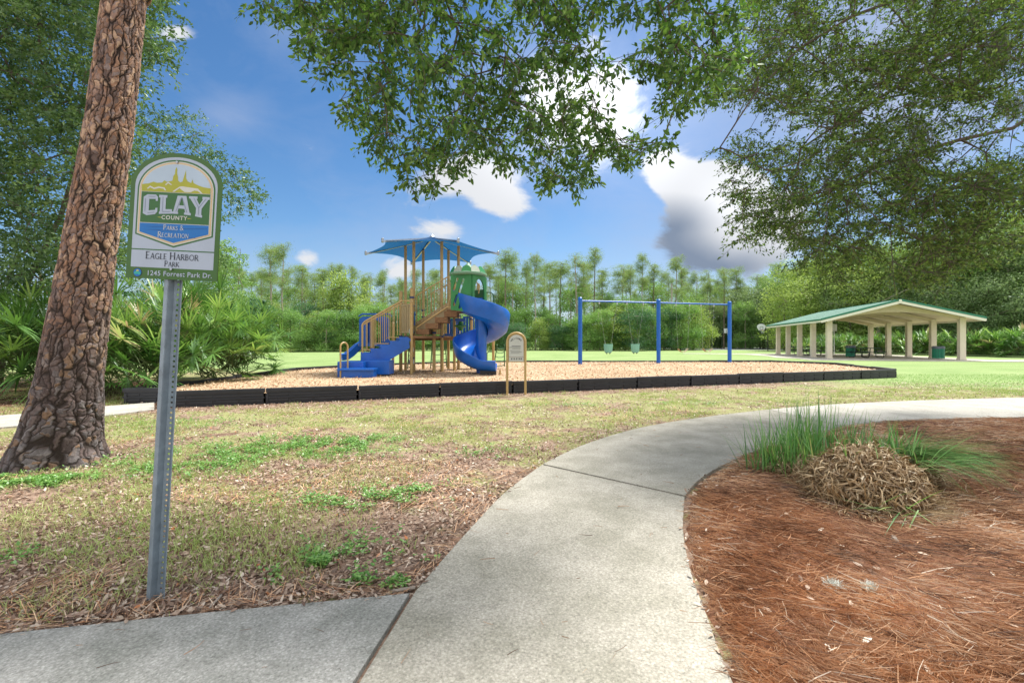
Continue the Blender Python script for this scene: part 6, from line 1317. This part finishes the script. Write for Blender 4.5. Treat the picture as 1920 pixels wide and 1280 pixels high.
LM = [(380, 'behind the palmettos on the left'), (480, 'left of the field view, beyond the palmettos'), (560, 'between the palmettos and the blue steps'), (640, 'just left of the blue steps'), (720, 'behind the blue stairs'), (800, 'behind the shade roof posts'), (870, 'behind the green slide hood'), (950, 'right behind the spiral slide'),
      (1030, 'right of the welcome sign'), (1090, 'left of the left swing post'), (1165, 'behind the first bucket swing'), (1237, 'left of the middle swing post'), (1300, 'right of the middle swing post'), (1370, 'left of the right swing post'), (1437, 'between the right swing post and the pavilion'), (1530, 'behind the left end of the pavilion'), (1620, 'behind the left half of the pavilion roof'), (1700, 'behind the pavilion ridge'), (1800, 'behind the right half of the pavilion roof'), (1870, 'right of the pavilion'), (2500, 'at the right frame edge')]
def place(protos, spec, cat, group, words):
    """spec: (px, D, scale or (sx, sz), proto index); labels tell each one by what it stands behind and its order there"""
    used = set(); buckets = {}
    spec = sorted(spec, key=lambda s: s[0])
    for s in spec:
        k = next(i for i, (x, _) in enumerate(LM) if s[0] < x); buckets.setdefault(k, []).append(s)
    nth = ['leftmost', 'second from left', 'third from left', 'fourth from left', 'fifth from left', 'sixth from left', 'seventh from left', 'eighth from left', 'ninth from left', 'tenth from left', 'eleventh from left', 'twelfth from left', 'thirteenth from left', 'fourteenth from left', 'fifteenth from left', 'sixteenth from left']
    for k, ss in buckets.items():
        for i, (px, D, sc, pi) in enumerate(ss):
            w = words[pi % len(words)]; lab = (w+' '+LM[k][1]) if len(ss) == 1 else f'{w} {LM[k][1]}, {nth[i]}'; sx, sz = sc if isinstance(sc, tuple) else (sc, sc); X = (px-960)/F*D
            if pi not in used: o = protos[pi]; used.add(pi); o.location = (X, D, 0); o.rotation_euler.z = random.uniform(0, 6.28); o.scale = (sx, sx, sz); o['label'] = lab; o['group'] = group; o['category'] = cat
            else: copy_tree(protos[pi], None, (X, D, 0), (0, 0, random.uniform(0, 6.28)), (sx, sx, sz), lab, group)
def top_scale(ytop, D, h): return (EYE+(640-ytop)/F*D)/h
PH = [15, 16, 15.5, 16.5, 15, 16, 14.5, 15.5, 16.5]; pines = [pine_proto(20+i, PH[i]) for i in range(9)]
ps = []
for px, yt, D in [(415, 470, 62), (512, 470, 66), (528, 462, 60), (562, 482, 70), (590, 505, 74), (612, 508, 70), (640, 505, 78), (660, 500, 66), (690, 508, 74), (712, 512, 80), (735, 530, 76), (752, 520, 70), (790, 520, 78), (822, 515, 84), (880, 505, 80), (920, 500, 78), (946, 470, 68), (962, 500, 82), (985, 492, 74), (1005, 482, 70), (1030, 500, 84), (1050, 482, 72), (1083, 472, 70), (1110, 482, 74), (1098, 505, 86),
               (1135, 498, 78), (1160, 486, 76), (1180, 490, 84), (1205, 484, 74), (1226, 500, 82), (1270, 482, 72), (1250, 500, 80), (1302, 508, 84), (1330, 520, 80), (1358, 510, 78), (1375, 512, 86), (1400, 530, 90), (1425, 505, 84), (1455, 505, 80), (1480, 498, 78), (1500, 505, 84), (445, 500, 74), (470, 512, 80), (490, 500, 84), (1345, 535, 92), (1290, 530, 94), (770, 540, 90), (850, 540, 92), (900, 545, 92), (575, 540, 92), (625, 545, 95), (675, 545, 95), (1065, 540, 95), (1125, 545, 96), (1190, 545, 96), (975, 548, 95), (1018, 545, 96), (540, 548, 95)]:
    pi = random.randrange(9); s = top_scale(yt, D, PH[pi]); s *= random.uniform(.86, 1.05); ps.append((px+random.uniform(-3, 3), D, (s*random.uniform(.7, 1.35), s), pi))
for k in range(34):
    px = 430+1070*(k+random.random())/34; yt = random.uniform(500, 532); D = random.uniform(84, 97); pi = random.randrange(9); s = top_scale(yt, D, PH[pi]); ps.append((px, D, (s*random.uniform(.8, 1.1), s), pi))
place(pines, ps, 'pine tree', 'pines of the tree line beyond the field', ['tall bare trunked pine', 'slender sparse pine', 'thin open crowned pine', 'tall pale trunked pine', 'narrow high crowned pine', 'tall ragged pine', 'broad topped pine', 'lopsided airy pine', 'small topped tall pine'])
LH = [6.5, 7, 5.5, 7.5, 10, 11, 9.5]
MIDG = [(0, (.09, .19, .05)), (.5, (.18, .33, .085)), (1, (.31, .47, .13))]
leafy = [leafy_proto(41, 6.5, 3.2, MIDG, 'shrub_leaf_mid', .06, 20, 16000), leafy_proto(42, 7, 3.3, DKG, 'shrub_leaf_dark', .06, 20, 16000), leafy_proto(43, 5.5, 2.8, YGR, 'shrub_leaf_yellow', .06, 18, 14000), leafy_proto(44, 7.5, 3.0, MIDG, 'shrub_leaf_mid', .05, 22, 16000),
         leafy_proto(45, 10, 4.6, [(0, (.10, .17, .07)), (.5, (.19, .28, .11)), (1, (.30, .39, .17))], 'oak_leaf_far', .12, 30, 24000, ls=.19), leafy_proto(46, 11, 4.6, YGR, 'leaf_yellow_green', .10, 30, 24000, ls=.19), leafy_proto(47, 9.5, 4.4, GRB, 'leaf_bright', .10, 28, 22000, ls=.18)]
ls_ = []
def L_(px, yt, D, pi, wx=1.): s = top_scale(yt, D, LH[pi]); ls_.append((px, D, (s*wx, s), pi))
for px, yt, D, pi in [(300, 520, 30, 1), (365, 560, 34, 0), (408, 568, 42, 3), (440, 548, 52, 1), (472, 552, 56, 1), (497, 560, 58, 2), (520, 582, 60, 0), (545, 580, 56, 0), (570, 560, 64, 1), (590, 586, 60, 2), (612, 582, 57, 3), (640, 575, 60, 1), (662, 580, 58, 0), (655, 515, 66, 2), (690, 572, 60, 3), (715, 570, 62, 0), (742, 575, 62, 1), (770, 585, 64, 0), (800, 590, 64, 3), (830, 592, 66, 1), (865, 590, 66, 0),
                      (900, 596, 64, 2), (928, 590, 66, 3), (950, 575, 68, 0), (968, 600, 64, 1), (985, 578, 70, 0), (1012, 598, 66, 2), (1035, 590, 68, 3), (1055, 605, 66, 1), (1075, 600, 66, 0), (1100, 588, 64, 0), (1125, 580, 64, 3), (1150, 575, 66, 2), (1172, 560, 68, 0), (1195, 572, 64, 1), (1220, 575, 66, 3), (1245, 570, 68, 1), (1275, 565, 68, 0), (1300, 572, 72, 2), (1325, 560, 84, 4), (1350, 575, 86, 3),
                      (1375, 548, 84, 4), (1405, 540, 84, 4), (1432, 528, 82, 4), (1462, 520, 78, 4), (1490, 512, 74, 6), (1515, 490, 62, 5), (1545, 480, 60, 5), (1578, 470, 60, 5), (1610, 462, 58, 5), (1645, 455, 58, 6), (1680, 450, 56, 5), (1715, 470, 54, 6), (1750, 440, 54, 4), (1790, 455, 50, 6), (1830, 430, 50, 4), (1870, 440, 48, 6), (1905, 380, 50, 5), (1950, 350, 48, 6), (1990, 420, 44, 4), (1660, 560, 56, 2), (1730, 570, 52, 0), (1560, 575, 62, 2), (1600, 585, 58, 0), (1780, 560, 50, 3), (1840, 540, 46, 4), (1890, 520, 45, 6), (1935, 500, 42, 4)]:
    L_(px, yt, D, pi, random.uniform(.9, 1.25))
for px in list(range(470, 1500, 42)):                      # layered mid-storey between shrubs and pines
    L_(px+random.uniform(-14, 14), random.uniform(520, 580), random.uniform(72, 94), random.choice([3, 3, 0, 4, 6]), random.choice([.35, .5, .8]))
place(leafy, ls_, 'tree', 'leafy trees and shrubs edging the field', ['rounded mid green shrub tree', 'dark green dense shrub tree', 'yellow green bushy sapling', 'upright green leafy tree', 'grey green spreading oak', 'tall yellow green broadleaf tree', 'bright green full crowned tree'])
def leaning():
    for i, (px0, px1, y1, D, r, lab) in enumerate([(1838, 1805, 590, 47, .38, 'thick leaning pale trunk right of the pavilion'), (1917, 1893, 585, 45, .3, 'dark leaning trunk near the right frame edge'), (1847, 1842, 560, 50, .2, 'straight thin dark trunk right of the leaning one'), (1650, 1644, 595, 54, .25, 'pale trunk seen under the pavilion roof, left'), (1682, 1680, 600, 55, .2, 'slim pale trunk seen under the middle of the pavilion roof'), (1590, 1594, 600, 56, .18, 'slim trunk seen behind the notice board')]):
        a = at(px0, 650, D); b = at(px1, y1, D); T = thing('oak_tree', (a.x, D, 0), lab, 'tree', 'trunks in the grove behind the pavilion'); a.z = -.1
        roots = [tuple(a), tuple(a.lerp(b, .5)+Vector((.1, 0, .2))), tuple(b)]; tg = np.array(b)+RNG.normal(0, 1, (26, 3))*np.array([2.2, 1.6, 1.0])+np.array([0, 0, 2.6]); nd, par, tn = grow(roots, [-1, 0, 1], tg, .8, .03); rr = radii(nd, par, .02, 2.3, r); rr[0] = r; rr[1] = r*.85; rr[2] = r*.7
        limb_mesh('trunk', nd, par, rr, BARKL if i in (0, 3, 4) else BARK, T, 0, 8); base = np.repeat(nd[tn], 160, 0); n = len(base); P = base+RNG.normal(0, .42, (n, 3)); np_obj('crown', leaves(P, rdir(n), nrm(rdir(n)*.8+np.array([0, 0, .8])), RNG.uniform(.1, .2, n), .08, DIAM, .1), 4, RNG.random(n), leafmat('oak_leaf_far', [(0, (.05, .10, .035)), (1, (.18, .26, .10))], .33, .03), T)
leaning()
# the wood behind everything, one mass
def far_wood():
    n = 60000; X = RNG.uniform(-190, 190, n); Y = RNG.uniform(100, 118, n); hh = 4.2+4.*vnoise(X, Y, 9, 2); Z = RNG.random(n)**.9*hh; V = leaves(np.stack([X, Y, Z], 1), rdir(n), nrm(rdir(n)+np.array([0, -.3, .6])), RNG.uniform(.5, 1.0, n), RNG.uniform(.3, .6, n), DIAM, .1)
    tag(np_obj('woods', V, 4, RNG.random(n), leafmat('far_wood_leaf', DKG, .3, 0)), 'dense low woodland far behind the tree line', 'woods', kind='stuff')
    n = 24000; X = RNG.uniform(-150, -22, n); Y = 26+.0*X+RNG.uniform(0, 14, n)-X*.15; hh = 3+3.*vnoise(X, Y, 6, 22); Z = RNG.random(n)*hh
    tag(np_obj('undergrowth', leaves(np.stack([X, Y, Z], 1), rdir(n), nrm(rdir(n)+np.array([0, -.3, .6])), RNG.uniform(.3, .5, n), RNG.uniform(.15, .3, n), DIAM, .1), 4, RNG.random(n), leafmat('undergrowth_leaf', [(0, (.02, .05, .02)), (1, (.06, .11, .04))], .2, 0)), 'shady undergrowth behind the palmettos on the left', 'undergrowth', kind='stuff')
far_wood()

# ---- ornamental grass clump on the pine straw bed
def clump():
    DRY = leafmat('dry_blade', [(0, (.16, .09, .04)), (.4, (.31, .205, .10)), (.8, (.47, .34, .19)), (1, (.62, .48, .30))], .12, .05); GB = leafmat('grass_blade', [(0, (.06, .18, .04)), (.5, (.14, .34, .075)), (.9, (.28, .48, .13)), (1, (.40, .42, .16))], .35, .06)
    def dry(T, cx, cy, rx, ry, h, n, ln=.16):
        a = RNG.uniform(0, 6.28, n); rr = np.sqrt(RNG.random(n)); x = rr*np.cos(a); y = rr*np.sin(a); z = h*np.sqrt(np.maximum(0, 1-rr**2))*RNG.uniform(.75, 1.02, n); P = np.stack([cx+x*rx, cy+y*ry, .05+z], 1)
        T_ = nrm(np.stack([x*1.2, y*1.2, .35+RNG.normal(0, .5, n)], 1)+rdir(n)*1.25); V = ribbons(P, T_, rdir(n)+np.array([0, 0, -.7]), RNG.uniform(.5, 1.35, n)*ln, RNG.uniform(.005, .014, n), RNG.uniform(1.5, 6.0, n), 7, .9, .25, 1.)
        np_obj('dry_leaves', V, 4, np.repeat(RNG.random(n), 7), DRY, T)
        m = int(n*.35); a = RNG.uniform(0, 6.28, m); P = np.stack([cx+rx*.9*np.cos(a), cy+ry*.9*np.sin(a), RNG.uniform(.03, .12, m)], 1); T_ = np.stack([np.cos(a), np.sin(a)-.2, RNG.uniform(-.1, .25, m)], 1)+RNG.normal(0, .45, (m, 3)); np_obj('dry_leaves', ribbons(P, T_, (0, 0, -1), RNG.uniform(.10, .3, m), RNG.uniform(.005, .010, m), RNG.uniform(0, .5, m), 4, 1, .2), 4, np.repeat(RNG.random(m), 4), DRY, T)
    def green(T, cx, cy, rx, ry, z0, n, l0, l1, dirv=(0, 0, 1), spread=.3, bend=.5, w=.008):
        P = np.stack([RNG.normal(cx, rx, n), RNG.normal(cy, ry, n), np.full(n, z0)+RNG.uniform(-.03, .03, n)], 1); T_ = nrm(np.array(dirv)+RNG.normal(0, spread, (n, 3))); np_obj('green_blades', ribbons(P, T_, (0, 0, -1), RNG.uniform(l0, l1, n), RNG.uniform(.6, 1.2, n)*w, RNG.uniform(.1, 1., n)*bend, 5, .9, .05), 4, np.repeat(RNG.random(n)**1.2, 5), GB, T)
    c0 = (2.88, 3.62); T = thing('ornamental_grass', (*c0, .05), 'large mound of curled brown dead blades in front of the green tuft', 'grass clump'); dry(T, 2.72, 3.52, .40, .34, .42, 7400, .14)
    green(T, 2.42, 3.75, .07, .05, .30, 34, .2, .42, (-.1, 0, 1), .16, .35); green(T, 3.02, 3.6, .05, .05, .42, 34, .15, .32, (-.02, 0, 1), .2, .4); green(T, 3.15, 3.42, .06, .05, .38, 40, .25, .45, (.5, -.5, .35), .25, 1.3); green(T, 2.62, 3.1, .05, .05, .14, 12, .3, .45, (-.7, -.5, .1), .3, .4); green(T, 2.8, 3.6, .2, .15, .42, 60, .08, .25, (0, 0, 1), .35, .6)
    T = thing('ornamental_grass', (2.55, 4.15, .05), 'upright bright green grass tuft beside the concrete path', 'grass clump'); dry(T, 2.62, 4.15, .33, .24, .22, 1700, .11)
    green(T, 2.42, 4.15, .13, .09, .10, 190, .30, .56, (-.12, 0, 1), .24, .4, .009); green(T, 2.80, 4.3, .12, .08, .12, 130, .36, .78, (.02, 0, 1), .16, .35, .009); green(T, 2.62, 4.22, .1, .08, .12, 60, .30, .6, (0, 0, 1), .2, .35, .009); green(T, 3.22, 4.3, .09, .08, .2, 60, .25, .5, (.1, 0, 1), .16, .4); green(T, 2.55, 4.2, .2, .15, .1, 26, .5, .85, (0, 0, 1), .35, .9, .005)
    T = thing('ornamental_grass', (3.55, 4.0, .05), 'tan and green grass clump flopping over to the right, behind the dead mound', 'grass clump'); dry(T, 3.36, 4.05, .34, .24, .34, 2400, .13)
    green(T, 3.42, 3.92, .12, .08, .34, 420, .35, .66, (.55, -.75, .34), .18, 1.4, .006); green(T, 3.4, 4.0, .13, .08, .32, 160, .2, .4, (.4, -.3, .7), .3, 1.3, .006)
clump()
def bits():
    LCH = leafmat('lichen', [(0, (.45, .47, .42)), (1, (.75, .77, .70))], .1, 0)
    for px, py, r, n, lab in ((1562, 1103, .07, 260, 'pale grey lichen tuft lying on the pine straw'), (1628, 1107, .045, 160, 'small round pale lichen tuft right of the larger one')):
        X, Y = gnd(px, py, .03); z = float(bed_h(np.array(X), np.array(Y)))+.01; T_ = nrm(rdir(n)+np.array([0, 0, .8])); P = np.array([X, Y, z])+RNG.normal(0, r*.3, (n, 3))*np.array([1, .8, .1]); o = np_obj('lichen_tuft', ribbons(P, T_, rdir(n), RNG.uniform(.02, .045, n), .003, RNG.uniform(.5, 2, n), 3, 1, .4), 4, RNG.random(n*3), LCH); tag(o, lab, 'lichen', 'lichen tufts on the straw')
    def stick(pts, r, lab): m = MB(); m.tube(pts, r, 6); tag(m.build('fallen_twig', BARKL, None, True), lab, 'twig', 'twigs on the ground')
    g = lambda px, py, z=.02: (*gnd(px, py, z), z)
    stick([g(735, 1108, .02), g(755, 1104, .03), g(778, 1101, .02)], .008, 'short stout twig at the left edge of the path')
    stick([g(392, 1140), g(405, 1126, .04), g(415, 1115, .02)], .006, 'thin dark twig right of the sign post'); stick([g(1665, 990), g(1678, 1012, .07), g(1692, 1035)], .018, 'short mossy stick at the foot of the dead grass mound')
    stick([g(1370, 930, .03), g(1385, 880, .03)], .004, 'very thin twig at the left edge of the straw bed'); stick([g(1880, 1270, .03), g(1935, 1262, .06)], .006, 'pale twig at the lower right corner')
    m = MB(); X, Y = gnd(1590, 960); m.lathe((X-.05, Y, .0), [(.12, 0), (.11, .015), (.06, .03), (0, .034)], 12)
bits()
